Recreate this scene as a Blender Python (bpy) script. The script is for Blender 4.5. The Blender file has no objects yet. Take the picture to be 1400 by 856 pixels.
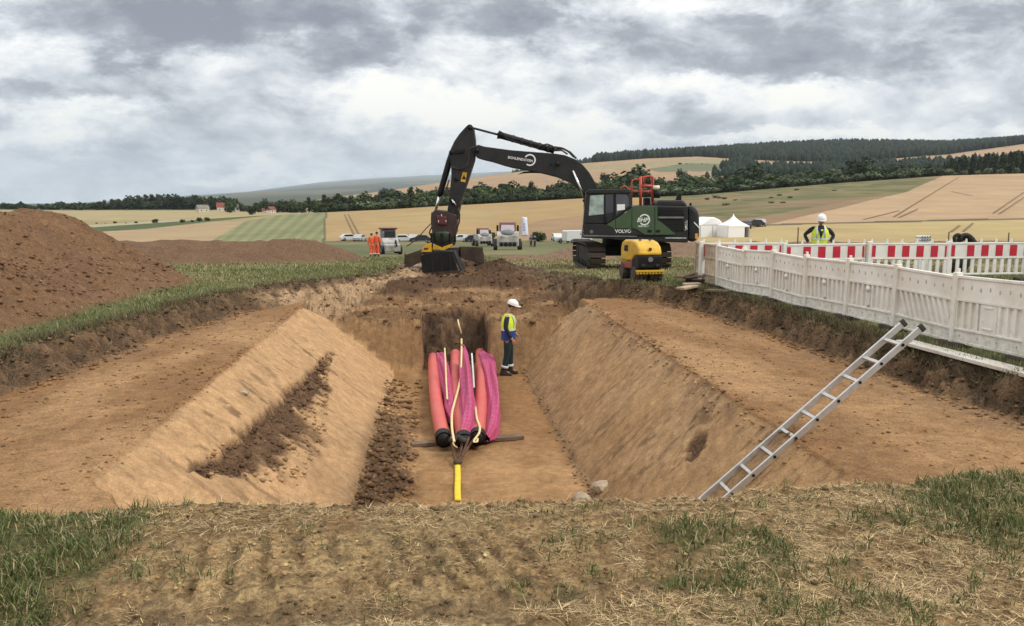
import bpy, bmesh, math, random
import numpy as np
from mathutils import Vector, Matrix
random.seed(7)
C = bpy.context.scene
COL = C.collection
R = math.radians

# ---------------------------------------------------------------- camera
FPX, CXP, CYP, CZ = 1150., 700., 428., 1.8
PIT = math.atan(155/FPX)
YAW = math.atan(112/FPX*math.cos(PIT))
FW = np.array([math.sin(YAW)*math.cos(PIT), math.cos(YAW)*math.cos(PIT), -math.sin(PIT)])
RT = np.array([math.cos(YAW), -math.sin(YAW), 0.])
UP = np.cross(RT, FW)
def ray(u, v): return FW + (u-CXP)/FPX*RT + (CYP-v)/FPX*UP
def P(u, v, D):
    d = ray(u, v); return np.array([0, 0, CZ]) + d*(D/d[1])
def PZ(u, v, z):
    d = ray(u, v); return np.array([0, 0, CZ]) + d*((z-CZ)/d[2])
cd = bpy.data.cameras.new('camera'); cam = bpy.data.objects.new('camera', cd); COL.objects.link(cam)
cam.location = (0, 0, CZ); cam.rotation_euler = (math.pi/2-PIT, 0, -YAW)
cd.sensor_width = 36; cd.lens = 36*FPX/1400; cd.clip_start = .05; cd.clip_end = 90000
C.camera = cam
C.view_settings.view_transform = 'Standard'; C.view_settings.look = 'None'
C.view_settings.exposure = 0.36; C.view_settings.gamma = 1
C.cycles.volume_bounces = 1
C.cycles.max_bounces = 8

# ---------------------------------------------------------------- sun + sky
SUN_EL, SUN_AZ = 48, 115       # azimuth clockwise from +Y (right and a little behind the camera)
sl = bpy.data.lights.new('sun', 'SUN'); sl.energy = 1.5; sl.angle = R(14); sl.color = (1, .95, .87)
so = bpy.data.objects.new('sun', sl); COL.objects.link(so)
sd = Vector((math.sin(R(SUN_AZ))*math.cos(R(SUN_EL)), math.cos(R(SUN_AZ))*math.cos(R(SUN_EL)), math.sin(R(SUN_EL))))
so.rotation_euler = sd.to_track_quat('Z', 'Y').to_euler(); so.location = (40, -20, 60)

W = bpy.data.worlds.new('World'); C.world = W; W.use_nodes = True
def build_sky():
    nt = W.node_tree; N = nt.nodes; L = nt.links; N.clear()
    def nd(t, **k):
        n = N.new(t)
        for a, b in k.items(): setattr(n, a, b)
        return n
    def mth(op, a, b=None, c=None, clamp=False):
        n = N.new('ShaderNodeMath'); n.operation = op; n.use_clamp = clamp
        for i, x in enumerate((a, b, c)):
            if x is None: continue
            if isinstance(x, (int, float)): n.inputs[i].default_value = x
            else: L.new(x, n.inputs[i])
        return n.outputs[0]
    tc = nd('ShaderNodeTexCoord')
    sep = nd('ShaderNodeSeparateXYZ'); L.new(tc.outputs['Generated'], sep.inputs[0])
    x, y, z = sep.outputs
    # cloud layer seen from below: project the view direction onto a (curved) ceiling
    zz = mth('ADD', mth('MAXIMUM', z, 0.0), .055)
    px = mth('DIVIDE', x, zz); py = mth('DIVIDE', y, zz)
    cmb = nd('ShaderNodeCombineXYZ'); L.new(px, cmb.inputs[0]); L.new(py, cmb.inputs[1])
    def noise(scale, detail, rough, off=0, dist=0, vec=None):
        n = nd('ShaderNodeTexNoise'); n.noise_dimensions = '3D'
        n.inputs['Scale'].default_value = scale; n.inputs['Detail'].default_value = detail
        n.inputs['Roughness'].default_value = rough; n.inputs['Distortion'].default_value = dist
        m = nd('ShaderNodeMapping'); m.inputs['Location'].default_value = (off, off*.7, off*.3)
        L.new(vec or cmb.outputs[0], m.inputs[0]); L.new(m.outputs[0], n.inputs[0])
        return n.outputs['Fac']
    n1 = noise(.40, 6, .55, 3.1, .3)
    hl = mth('SQRT', mth('MAXIMUM', mth('ADD', mth('MULTIPLY', x, x), mth('MULTIPLY', y, y)), .0004))
    cyl = nd('ShaderNodeCombineXYZ'); L.new(mth('DIVIDE', x, hl), cyl.inputs[0]); L.new(mth('DIVIDE', y, hl), cyl.inputs[1]); L.new(mth('MULTIPLY', z, 2.0), cyl.inputs[2])
    n2 = noise(5.5, 8, .6, 9.4, .25, cyl.outputs[0])
    n3 = noise(15, 8, .62, 2.4, .3, cyl.outputs[0])
    # gnomonic coordinates of the sky ahead, warped, for the large cloud masses
    ys = mth('MAXIMUM', y, .05)
    a = mth('DIVIDE', x, ys); e = mth('DIVIDE', z, ys)
    front = mth('GREATER_THAN', y, .06)
    d3 = nd('ShaderNodeCombineXYZ'); L.new(a, d3.inputs[0]); L.new(mth('MULTIPLY', e, 2.2), d3.inputs[1])
    w1 = mth('SUBTRACT', noise(11, 8, .64, 1.7, 0, d3.outputs[0]), .5)
    w2 = mth('SUBTRACT', noise(11, 8, .64, 5.3, 0, d3.outputs[0]), .5)
    aw = mth('ADD', a, mth('MULTIPLY', w1, .22)); ew = mth('ADD', e, mth('MULTIPLY', w2, .10))
    total = None
    def blob(u, v, su, sv, amp):
        nonlocal total
        a0, e0, sa, se = (u-588)/1150, (273-v)/1150, su/1150, sv/1150
        q = mth('ADD', mth('POWER', mth('ABSOLUTE', mth('DIVIDE', mth('SUBTRACT', aw, a0), sa)), 2),
                mth('POWER', mth('ABSOLUTE', mth('DIVIDE', mth('SUBTRACT', ew, e0), se)), 2))
        g = mth('MULTIPLY', mth('EXPONENT', mth('MULTIPLY', mth('POWER', q, 1.5), -1)), amp*1.25)
        total = g if total is None else mth('ADD', total, g)
    for b in [(180, 40, 140, 42, -.34), (340, 35, 150, 44, -.34), (235, 78, 70, 22, -.2), (500, 85, 75, 30, -.30), (620, 30, 200, 34, -.25),
              (85, 138, 90, 17, -.22), (770, 50, 90, 28, -.2), (1050, 55, 200, 46, -.22), (1070, 98, 130, 16, -.16), (1270, 75, 150, 26, -.2),
              (1320, 15, 170, 24, -.2), (380, 155, 110, 20, -.07), (960, 165, 190, 20, -.12), (130, 220, 130, 14, -.06), (30, 30, 60, 50, .05), (1000, 12, 60, 16, .12),
              (560, 145, 110, 36, .30), (180, 152, 55, 18, .24), (340, 75, 40, 18, .10), (670, 165, 90, 34, .2), (445, 60, 40, 24, .2), (940, 118, 60, 18, .18), (790, 172, 45, 18, .26),
              (1120, 120, 60, 14, .18), (340, 235, 120, 10, .2), (60, 190, 120, 18, .2), (1150, 190, 300, 10, .22), (730, 100, 60, 22, .12), (1390, 172, 80, 10, .2), (770, 205, 90, 14, .18)]:
        blob(*b)
    base = mth('ADD', mth('ADD', mth('MULTIPLY', mth('SUBTRACT', n1, .5), .25), mth('MULTIPLY', mth('SUBTRACT', n2, .5), 1.25)), mth('MULTIPLY', mth('SUBTRACT', n3, .5), 1.0))
    fac = mth('ADD', mth('ADD', base, .64), mth('MULTIPLY', total, front))
    ramp = nd('ShaderNodeValToRGB'); L.new(fac, ramp.inputs[0])
    el = ramp.color_ramp.elements
    el[0].position = .08; el[0].color = (.18, .185, .22, 1)
    el[1].position = .93; el[1].color = (1.0, .97, .88, 1)
    for p, c in ((.32, (.29, .297, .33)), (.50, (.49, .51, .54)), (.66, (.71, .72, .73)), (.80, (.89, .885, .855))):
        q = el.new(p); q.color = (*c, 1)
    sky = nd('ShaderNodeTexSky'); sky.sky_type = 'NISHITA'; sky.sun_disc = False
    sky.sun_elevation = R(SUN_EL); sky.sun_rotation = R(SUN_AZ); sky.dust_density = 3
    clouds = nd('ShaderNodeVectorMath', operation='SCALE'); L.new(ramp.outputs[0], clouds.inputs[0])
    L.new(mth('MULTIPLY', mth('ADD', mth('MULTIPLY', mth('MAXIMUM', z, 0.), 1.1), 1.), 8.5), clouds.inputs['Scale'])   # an overcast sky is brightest overhead
    mix = nd('ShaderNodeMix', data_type='RGBA'); mix.inputs['Factor'].default_value = .93
    L.new(sky.outputs[0], mix.inputs['A']); L.new(clouds.outputs[0], mix.inputs['B'])
    bg = nd('ShaderNodeBackground'); bg.inputs['Strength'].default_value = .1
    L.new(mix.outputs['Result'], bg.inputs[0])
    out = nd('ShaderNodeOutputWorld'); L.new(bg.outputs[0], out.inputs[0])
build_sky()

# ---------------------------------------------------------------- noise
_T = np.random.RandomState(12).rand(64, 65536).astype(np.float32)
def vnoise(x, y, s=0):
    x = np.asarray(x, np.float32); y = np.asarray(y, np.float32)
    ix = np.floor(x); iy = np.floor(y); fx = x-ix; fy = y-iy
    ix = ix.astype(np.int32) & 255; iy = iy.astype(np.int32) & 255
    ix1 = (ix+1) & 255; iy = iy << 8; iy1 = (iy+256) & 65535
    fx = fx*fx*(3-2*fx); fy = fy*fy*(3-2*fy); T = _T[s % 64]
    a = T[iy+ix]; c = T[iy1+ix]
    a = a+(T[iy+ix1]-a)*fx; c = c+(T[iy1+ix1]-c)*fx
    return a+(c-a)*fy
def fbm(x, y, s=0, o=4, g=.5):
    t = 0; a = 1; n = 0
    for i in range(o):
        t = t + a*vnoise(x*2**i+i*17.3, y*2**i-i*9.1, s+i); n += a; a *= g
    return t/n*2-1
def sst(x, a=0., b=1.):
    t = np.clip((np.asarray(x, float)-a)/(b-a), 0, 1); return t*t*(3-2*t)
def seg_dist(X, Y, a, b):
    ax, ay = a; bx, by = b; dx, dy = bx-ax, by-ay
    t = np.clip(((X-ax)*dx+(Y-ay)*dy)/(dx*dx+dy*dy), 0, 1)
    return np.hypot(X-ax-t*dx, Y-ay-t*dy)

# ---------------------------------------------------------------- site terrain
CL, TL, TR, CR, ZF = -3.15, -.95, 2.25, 3.87, -2.4      # crest / toe lines of the trench, floor level
def XLf(Y): return np.interp(Y, [5, 10, 12, 14, 16.5, 19.6, 23, 31, 36, 44], [-7.6, -6.5, -6.1, -5.9, -5.45, -4.85, -3.75, -1.7, -1.5, -1.3])
def XRf(Y): return np.interp(Y, [5, 9, 12.5, 15, 18.3, 20.2, 21.6, 23, 25, 32, 36, 44], [7.6, 7.2, 6.95, 6.95, 6.7, 6.2, 5.3, 4.7, 4.5, 4.3, 4.1, 3.4])
def gully_x(Y): return np.interp(Y, [8.9, 11, 18.6], [-2.68, -2.52, -2.20])
def gully_w(Y): return np.interp(Y, [9.0, 9.6, 10.6, 13, 15, 16.5, 17.6, 18.6], [0, .25, .72, .62, .42, .20, .07, .0])
def site(X, Y):
    """height, albedo and masks of the building site at world X, Y"""
    X = np.asarray(X, float); Y = np.asarray(Y, float)
    nA = fbm(X*.8, Y*.8, 1); nB = fbm(X*3, Y*3, 2); nC = fbm(X*9, Y*9, 3, 3); nD = fbm(X*24, Y*24, 4, 2)
    near = sst(Y, 40, 8)
    g = np.interp(Y, [-20, 5, 22, 30, 45, 63, 70, 76], [-.28, -.33, -.37, -.82, -1.5, -2.38, -2.75, -3.1])
    g = g + .05*nA + .02*nB
    col = np.empty(X.shape+(3,)); grs = np.zeros(X.shape); stk = np.zeros(X.shape); rgh = np.full(X.shape, .5)
    def paint(m, c):
        m = np.clip(m, 0, 1)[..., None]; col[...] = col*(1-m)+np.array(c)*m
    # grass / stubble
    dry = sst(fbm(X*.25, Y*.12, 11)+.35*nB+.3*(X > 4)*sst(Y, 22, 30), -.25, .55)
    col[...] = np.array([.085, .10, .034]); paint(dry*.75, (.22, .17, .085))
    grs[...] = 1-.55*dry
    # bare patches near the machine and along the back
    bare = sst(fbm(X*.3, Y*.15, 21)+.25*nB, .12, .5)*sst(Y, 23, 30)*sst(X, 3, 5)
    paint(bare*.8, (.25, .19, .11)); grs = grs*(1-bare)
    # spoil heaps and banks
    z = g.copy()
    def heap(a, b, r, h, c, rough=.25, seed=31):
        nonlocal z, grs
        d = seg_dist(X, Y, a, b) + .35*r*.25*fbm(X*.5, Y*.5, seed) + .06*nB
        t = np.clip(1-d/r, 0, 1)
        bump = h*np.minimum(t*1.30, .93+.07*t) if r > 3 else h*t*(1.3-.3*t)
        z = z+bump*(1+.10*fbm(X*1.2, Y*1.2, seed+3))+sst(t, 0, .25)*(.07*nB*rough*4+.05*nC+.02*nD-.06*np.abs(fbm(X*2.2, Y*2.2, seed+9, 3)))
        m = sst(t, .0, .06); paint(m, c); grs = grs*(1-m)
        rgh[...] = rgh*(1-m)+1.0*m
        return t
    t0 = heap((-11.6, -4), (-9.9, 22.0), 3.9, 1.86, (.185, .102, .051))
    paint(sst(t0, .02, .1)*sst(fbm(X*1.1, Y*1.1, 35)+.5*nC, .15, .6)*.5, (.13, .07, .042))
    paint(sst(t0, .02, .1)*sst(fbm(X*1.7, Y*1.7, 36)+.5*nC, .3, .7)*.5, (.25, .145, .08))
    heap((-30, 36), (-6.6, 49), 3.0, 1.25, (.15, .088, .050))
    heap((11, 58), (50, 40), 3.4, .95, (.20, .128, .08))
    heap((4.9, 49), (10, 48), 1.3, .26, (.20, .125, .075))
    # excavation
    rag = .16*nB+.10*nC+.14*fbm(Y*1.3, X*.4, 41)
    eL = (X-XLf(Y)-rag)/np.interp(Y, [19.5, 22], [.60, 1.25]); eR = (XRf(Y)-X-rag)/np.interp(Y, [21, 24], [.50, 1.0]); eE = (43.5-Y+rag*6)/2.5
    eL = np.minimum(eL, eE*2); e = np.minimum(sst(eL), sst(eR))
    zb = -.74+.022*nA+.012*nB+.008*nC
    mudY = Y-20.3-np.where(X > CR, 1.1, 0)-np.where(X < CL, 1.2, 0)-.3*nB
    mud = sst(mudY, 0, 1.4)
    heapm = .24*np.exp(-((X-.9)/2.3)**2-((Y-29.6)/2.8)**2)+.55*np.exp(-((X-3.0)/1.0)**2-((Y-35.2)/2.6)**2)+.38*np.exp(-((X+1.35)/.8)**2-((Y-34.2)/1.8)**2)+.42*np.exp(-((X-1.2)/2.2)**2-((Y-38.6)/1.5)**2) + .30*np.exp(-((X+.9)/1.0)**2-((Y-27)/2.0)**2)+.22*np.exp(-((X-2.9)/.9)**2-((Y-28)/2.5)**2)+.15*np.exp(-((X-3.4)/.7)**2-((Y-24)/1.2)**2)
    zm = .16*np.abs(fbm(X*1.1, Y*1.1, 66, 3))+.035*nD+np.interp(Y, [20, 21, 22.5, 24.5, 27, 30, 33, 35, 38, 44], [-1.52, -1.50, -1.42, -1.26, -1.16, -1.20, -1.30, -1.30, -1.36, -1.6])+heapm+.10*nA+.12*nB+.08*nC
    zx = zb*(1-mud)+zm*mud
    z = z*(1-e)+zx*e
    # colours of the excavated ground
    lip = sst(eL, -.35, .05)*sst(eR, -.35, .05)
    inn = sst(np.minimum(eL, eR), .75, 1.25)
    lipz = lip*(1-sst(np.minimum(eL, eR), .9, 1.3)); z = z+lipz*(.04*nB+.03*nC+.02*nD)
    paint(lip*sst(Y, 5.2, 6.2), (.105, .066, .038)); paint(lip*sst(nC+.6*nB, -.1, .45)*sst(Y, 5.2, 6.2)*.8, (.20, .122, .064))
    grs = grs*(1-lip); rgh = np.where(lip > .3, 1.0, rgh)
    wide = sst(fbm(X*.9, Y*.25, 51)+.35*nB, -.35, .6)
    bc = np.array([.235, .124, .053])*(1-wide[..., None])+np.array([.35, .205, .096])*wide[..., None]
    m = (inn*(1-mud))[..., None]; col = col*(1-m)+bc*m
    edge = inn*(1-sst(np.minimum(X-XLf(Y), XRf(Y)-X), .7, 1.7))*(1-mud)*sst(nB+nA*.5, -.3, .4)
    paint(edge*.7, (.20, .118, .062))
    mc = sst(nB+.5*nC, -.3, .5)
    hp = sst(heapm+.10*nB+.06*nC, .10, .20)*sst(Y+.8*nB, 23.6, 25)
    paint(inn*mud, (.20, .112, .052)); paint(inn*mud*mc*.6, (.13, .07, .034)); paint(inn*mud*hp, (.085, .046, .024)); paint(inn*mud*hp*mc*.6, (.135, .072, .036))
    band = sst(fbm(X*.45, Y*1.9, 61)+.3*nC, .0, .35)*(1-hp)*sst(Y, 33, 30)
    paint(inn*mud*band*.85, (.33, .20, .10))
    rgh = rgh*(1-inn*.6)+inn*.6*(.35*(1-mud)+1*mud)
    # pale subsoil on the left wall beyond the trench
    wl = sst(eL, .22, .4)*sst(eL+.25*nB, 1.25, .9)*sst(Y, 20, 21.2)*sst(nB+.5*nC, -.5, .0)
    paint(wl, (.40, .265, .15))
    # ---- foreground strip (not stripped of its topsoil)
    Ye = np.interp(X, [-8, -2.6, -2.3, -1.8, -1.2, 0, 1, 2.2, 2.9, 3.5, 8], [5.15, 4.95, 4.85, 4.98, 4.98, 4.87, 4.84, 4.86, 4.95, 5.0, 5.3])+.05*nB+.025*nC
    s = sst((Ye+.42-Y)/.45)
    trk = sst(fbm(X*.7, Y*.7, 71), -.3, .2)
    ph = X*1.0+.25*(Y-4)+.12*nA
    lug = sst(np.cos(ph*2*math.pi/.165)+.15*nC, .45, .8)*sst(nB*.6+.6*nA, -.6, -.2)*sst(Y, 3.72, 3.85)*sst(Y, 4.55, 4.4)*sst(X, -1.5, -1.2)*sst(X, .75, .3)
    ph2 = X*.8-Y*.9
    lug2 = np.maximum(0, np.sin(ph2*2*math.pi/.16))**2*np.exp(-((X-1.45)/.75)**2-((Y-4.3)/.28)**2)
    rut = np.exp(-((Y-3.62-.04*nA)/.10)**2)*sst(X, 1.2, .2)
    zf = .03*nA+.03*nB+.028*nC*trk+.018*nD+-.019*lug+.030*lug2-.05*rut
    z = z*(1-s)+zf*s
    fc = sst(nB*.8+nC*.6+.3*nA, -.45, .5)
    paint(s, (.22, .135, .06)); paint(s*fc*.85, (.40, .265, .125))
    tan = sst(fbm(X*1.4, Y*2.2, 73)+.3*nC, .0, .35)*sst(X, 1.0, .2)
    paint(s*tan*.7, (.36, .25, .12)); paint(s*lug*.6, (.115, .07, .034)); paint(s*sst(Y, 3.72, 3.85)*sst(Y, 4.55, 4.4)*sst(X, -1.5, -1.2)*sst(X, .75, .3)*(1-lug)*.45, (.40, .27, .125)); paint(s*sst(nD+.6*nC, .05, .5)*.6, (.085, .055, .028)); paint(s*sst(fbm(X*16, Y*16, 76, 2), .1, .5)*.35, (.40, .29, .15)); paint(s*(rut*.6+.35*lug2*sst(nC, -.2, .3)), (.13, .085, .048))
    rgh = rgh*(1-s)+s*.9
    gl = sst(-X+.35*nB+.25*nC, 1.45, 1.95)
    gr = sst(X+.35*nB+.2*nA, 2.55, 3.1)*sst(Y+.25*nB, 3.75, 4.15)
    gm = sst(nA*.6+nB*.6+.2*(X > .1), .12, .6)*sst(X, -.2, .5)*sst(Y, 4.65, 4.2)*.9
    gx = sst(nC*.7+nB*.5, .05, .5)*.45*np.where(X > .4, 1., .35)*sst(Y, 5., 4.6)
    gf = np.maximum(np.maximum(gl, gr), np.maximum(gm, gx))
    paint(s*np.maximum(gl, np.maximum(gr, gm))*.8, (.062, .072, .026))
    grs = grs*(1-s)+s*gf
    # ---- trench
    Xj = X+.035*fbm(Y*2.2, X*2, 81)+.02*nC
    left = zb-(Xj-CL)*((-.74-ZF)/(TL-CL))
    right = zb-(CR-Xj)*((-.74-ZF)/(CR-TR))
    nearp = zb-(Y-np.interp(X, [-3.3, -3.0, -2.7, -2, 2, 3.2, 3.9], [8.1, 7.6, 7.15, 6.5, 6.35, 6.75, 7.3])-.1*nB)*1.5
    far = ZF+(Y-20.55-.10*nB)*2.7
    slot = np.maximum(ZF+np.maximum(0, Y-21.9)*.66+(.16*nB+.12*nC+.28*np.abs(fbm(X*1.6, Y*1.6, 67, 3)))*sst(Y, 21.6, 22.4), ZF+(np.abs(X-.60)-.80+.02*nC)*14)
    far = np.minimum(far, slot)
    floor = ZF+.015*nB+.01*nC
    und = .045*fbm(Y*.7, X*.9, 83)+.015*fbm(Y*5.5+X*1.2, X*1.1, 84, 3)+.012*nC*sst(nB, 0, .5)
    left = left+und*sst(Xj, CL, CL+.3); right = right+und*1.2*sst(Xj, CR, CR-.3)
    # spoil left on the floor below the left slope
    strip = sst(X, TL-.35, TL+.05)*sst(X+.3*nB+.15*nC, -.2, -.6)*sst(Y, 9, 10.5)*sst(Y+2*nB, 19, 14)
    floor = floor+strip*(.11+.09*nB+.07*nC)
    berm2 = np.exp(-((X-TR-.02)/.09)**2)*sst(nB, -.3, .3)*.07
    floor = floor+berm2
    pl = np.maximum(left, right)
    carve = np.maximum(np.maximum(np.maximum(floor, pl), nearp), far)
    intr = sst(zx-carve, .0, .05)*(Y > 5.7)*(Y < 27)
    # gully on the left slope
    gx_ = gully_x(Y)+.06*fbm(Y*1.5, Y*0, 91)+.05*fbm(Y*6, Y*0, 93)*gully_w(Y)*1.6; dxg = Xj-gx_
    wG = gully_w(Y)*(1+.75*fbm(Y*1.8, X*1.8, 92)+.3*nC)
    gin = sst(dxg+.05*nC, -.015, .03)*sst(dxg+.16*nC+.1*nB, wG+.03, wG*.6)*(wG > .02)
    dep = gin*(np.exp(-np.clip(dxg, 0, 9)/.22)*.09*np.minimum(1, wG*3+.10)+.03)-gin*(.06*nB+.07*nC)
    onL = (X > CL)*(X < TL)*(Y > 8)
    carve = carve-dep*onL
    # small scar on the right slope
    scr = np.exp(-((X-3.33-.25*(Y-10.05)+.06*nB)/.12)**2-((Y-10.05+.12*nC)/.21)**2)*(1+1.1*nC+.5*nB)
    carve = carve-.11*sst(scr, .25, .7)
    z2 = np.minimum(z, carve); inside = (carve < z)*intr
    z = np.where(Y > 5.5, z2, z)
    pale = np.array([.425, .262, .13]); rs = np.array([.36, .218, .104])  # sun contrast between the slopes put into the colours: left lighter, right darker
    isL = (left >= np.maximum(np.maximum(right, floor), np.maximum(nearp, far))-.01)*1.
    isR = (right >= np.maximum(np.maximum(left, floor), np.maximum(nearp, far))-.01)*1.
    isF = (far >= np.maximum(pl, floor))*1.
    col2 = np.empty_like(col); col2[...] = np.array([.23, .123, .050])
    fl = sst(fbm(X*1.2, Y*.5, 95)+.4*nB, -.3, .6)[..., None]; col2 = col2*(1-fl)+np.array([.325, .188, .086])*fl
    def p2(m, c):
        m = np.clip(m, 0, 1)[..., None]; col2[...] = col2*(1-m)+np.array(c)*m
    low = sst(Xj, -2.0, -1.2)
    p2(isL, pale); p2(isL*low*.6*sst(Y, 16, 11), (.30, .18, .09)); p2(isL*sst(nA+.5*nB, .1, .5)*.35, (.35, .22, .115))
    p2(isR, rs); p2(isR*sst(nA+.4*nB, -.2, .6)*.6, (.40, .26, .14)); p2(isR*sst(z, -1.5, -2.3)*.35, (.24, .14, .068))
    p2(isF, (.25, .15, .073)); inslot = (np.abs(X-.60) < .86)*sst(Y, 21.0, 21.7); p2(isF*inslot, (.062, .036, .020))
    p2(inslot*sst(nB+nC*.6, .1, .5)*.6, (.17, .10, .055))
    p2(strip*.9, (.11, .063, .033)); p2(np.exp(-((X-TR)/.07)**2)*sst(Y, 21, 19)*.5, (.16, .10, .058))
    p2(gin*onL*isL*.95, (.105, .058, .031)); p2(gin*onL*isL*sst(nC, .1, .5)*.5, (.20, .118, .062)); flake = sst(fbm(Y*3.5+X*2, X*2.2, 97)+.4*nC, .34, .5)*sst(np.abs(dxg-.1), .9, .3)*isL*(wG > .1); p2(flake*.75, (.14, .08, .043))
    p2(sst(scr, .2, .5), (.16, .095, .055))
    dash = sst(fbm(Y*5+X*1.5, X*2.2, 98, 3), .40, .50)*sst(nB, -.3, .2); p2(dash*isR*.75, (.165, .095, .048)); p2(dash*isL*.55, (.22, .13, .068))
    crum = sst(Xj, CR-.48, CR-.06)*isR*sst(nB+.7*nC, .0, .4); p2(crum*.8, (.22, .132, .073))
    crumb = sst(Xj, CL+.2, CL+.02)*isL*sst(nB+.7*nC, .15, .5); p2(crumb*.6, (.30, .19, .10))
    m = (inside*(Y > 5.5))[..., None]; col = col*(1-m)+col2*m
    im = inside*(Y > 5.5)
    grs = grs*(1-im)
    stk = im*(isR*.75+isL*.25*(1-gin))
    rgh = rgh*(1-im)+im*np.clip(.18+strip*.9+gin*onL+isF*inslot+sst(scr, .2, .5), 0, 1)
    return z, np.clip(col, 0, 1), grs, stk, rgh
def zs(x, y): return float(site(np.array([x]), np.array([y]))[0][0])

# ---------------------------------------------------------------- far terrain
U_T = [-400, 0, 110, 250, 340, 440, 520, 600, 700, 800, 880, 950, 1050, 1150, 1290, 1400, 1800]
D_T = [74, 110, 180, 450, 600, 850, 1500, 2300, 3000, 7000, 28000, 29000]
V_T = {
 110: [341, 341, 341, 341, 341, 341, 341, 341, 340, 338, 334, 331, 330, 329, 328, 328, 328],
 180: [330, 330, 330, 330, 330, 330, 330, 330, 330, 326, 318, 309, 304, 302, 300, 297, 290],
 450: [290, 294, 302, 303, 297, 290.5, 287, 282, 276.5, 271, 270, 267, 258, 250, 240, 237, 234],
 600: [287, 290, 295, 294, 291, 290, 288, 283, 278, 273, 272, 269, 260, 252, 243, 240, 236],
 850: [284, 286, 287, 286.5, 287, 286, 281, 273, 265, 257, 253, 251, 247, 246, 243, 240, 235],
 1500: [280, 280, 280, 280, 279, 272, 262, 250, 236, 223, 217, 214.5, 221, 224, 212, 196, 170],
 2300: [281, 281, 281, 281, 280, 276, 268, 256, 242, 225, 216, 209, 201.5, 197, 199, 193, 170],
 3000: [282, 282, 282, 282, 282, 279, 272, 262, 250, 235, 226, 219, 211, 206, 208, 203, 180],
 7000: [279, 279, 279, 271, 264, 262, 257.5, 258, 255, 248, 240, 235, 232, 230, 230, 230, 230],
 28000: [279.5, 279, 277.5, 268, 262, 249, 243, 239, 234, 239, 244, 248, 250, 250, 250, 250, 250],
 29000: [281, 281, 281, 275, 270, 262, 256, 252, 250, 252, 255, 258, 260, 260, 260, 260, 260]}
A_T = np.array([ray(u, 290)[0]/ray(u, 290)[1] for u in U_T])
Z_T = {D: np.array([P(u, v, D)[2] for u, v in zip(U_T, V_T[D])]) for D in V_T}
def a_of(u, v=290):
    d = ray(u, v); return d[0]/d[1]
_A74 = np.linspace(-1.05, 1.35, 500); _Z74 = site(_A74*74., np.full(500, 74.))[0]
def far_z(a, D):
    """height at azimuth ratio a = X/Y and distance D = Y (arrays)"""
    a = np.asarray(a, float); D = np.asarray(D, float)
    zz = [np.interp(a, _A74, _Z74)] + [np.interp(a, A_T, Z_T[d]) for d in D_T[1:]]
    out = np.zeros(np.broadcast(a, D).shape)
    for i in range(len(D_T)-1):
        d0, d1 = D_T[i], D_T[i+1]
        t = np.clip((D-d0)/(d1-d0), 0, 1)
        sel = (D >= d0) & ((D <= d1) | (i == len(D_T)-2))
        out = np.where(sel, zz[i]*(1-t)+zz[i+1]*t, out)
    return out
def zf_at(u, D):
    a = a_of(u); return float(far_z(np.array([a]), np.array([float(D)]))[0])
def ground(x, y):
    if y < 74: return zs(x, y)
    return float(far_z(np.array([x/y]), np.array([float(y)]))[0])
def at(u, D, v=300):
    """ground point below column u at distance D"""
    a = a_of(u, v); return Vector((a*D, D, ground(a*D, D)))

# ---------------------------------------------------------------- scene helpers
def link(o, parent=None):
    COL.objects.link(o)
    if parent is not None: o.parent = parent
    return o
def tag(o, label=None, cat=None, group=None, kind=None):
    if label: o['label'] = label
    if cat: o['category'] = cat
    if group: o['group'] = group
    if kind: o['kind'] = kind
    return o
def empty(name, loc, rz=0, label=None, cat=None, group=None):
    o = bpy.data.objects.new(name, None); COL.objects.link(o); o.empty_display_size = .2
    o.location = Vector([float(c) for c in loc]); o.rotation_euler = (0, 0, rz)
    return tag(o, label, cat, group)
def dup(o, loc=None, rz=None, label=None, parent=None):
    c = o.copy(); COL.objects.link(c)
    if parent is not None: c.parent = parent
    for ch in list(o.children): dup(ch, parent=c)
    if loc is not None: c.location = Vector([float(k) for k in loc])
    if rz is not None: c.rotation_euler = (0, 0, rz)
    if label: c['label'] = label
    return c
def np_mesh(name, V, F, mat=None, smooth=False):
    me = bpy.data.meshes.new(name)
    V = np.asarray(V, np.float32); F = np.asarray(F, np.int32)
    k = F.shape[1]
    me.vertices.add(len(V)); me.vertices.foreach_set('co', V.ravel())
    me.loops.add(F.size); me.loops.foreach_set('vertex_index', F.ravel())
    me.polygons.add(len(F)); me.polygons.foreach_set('loop_start', np.arange(0, F.size, k, dtype=np.int32))
    if smooth: me.polygons.foreach_set('use_smooth', np.ones(len(F), bool))
    me.update(calc_edges=True); me.validate()
    if mat: me.materials.append(mat)
    return me
def vcol(me, name, arr):
    a = me.color_attributes.new(name, 'FLOAT_COLOR', 'POINT')
    arr = np.asarray(arr, np.float32)
    if arr.shape[1] == 3: arr = np.concatenate([arr, np.ones((len(arr), 1), np.float32)], 1)
    a.data.foreach_set('color', arr.ravel())
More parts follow.
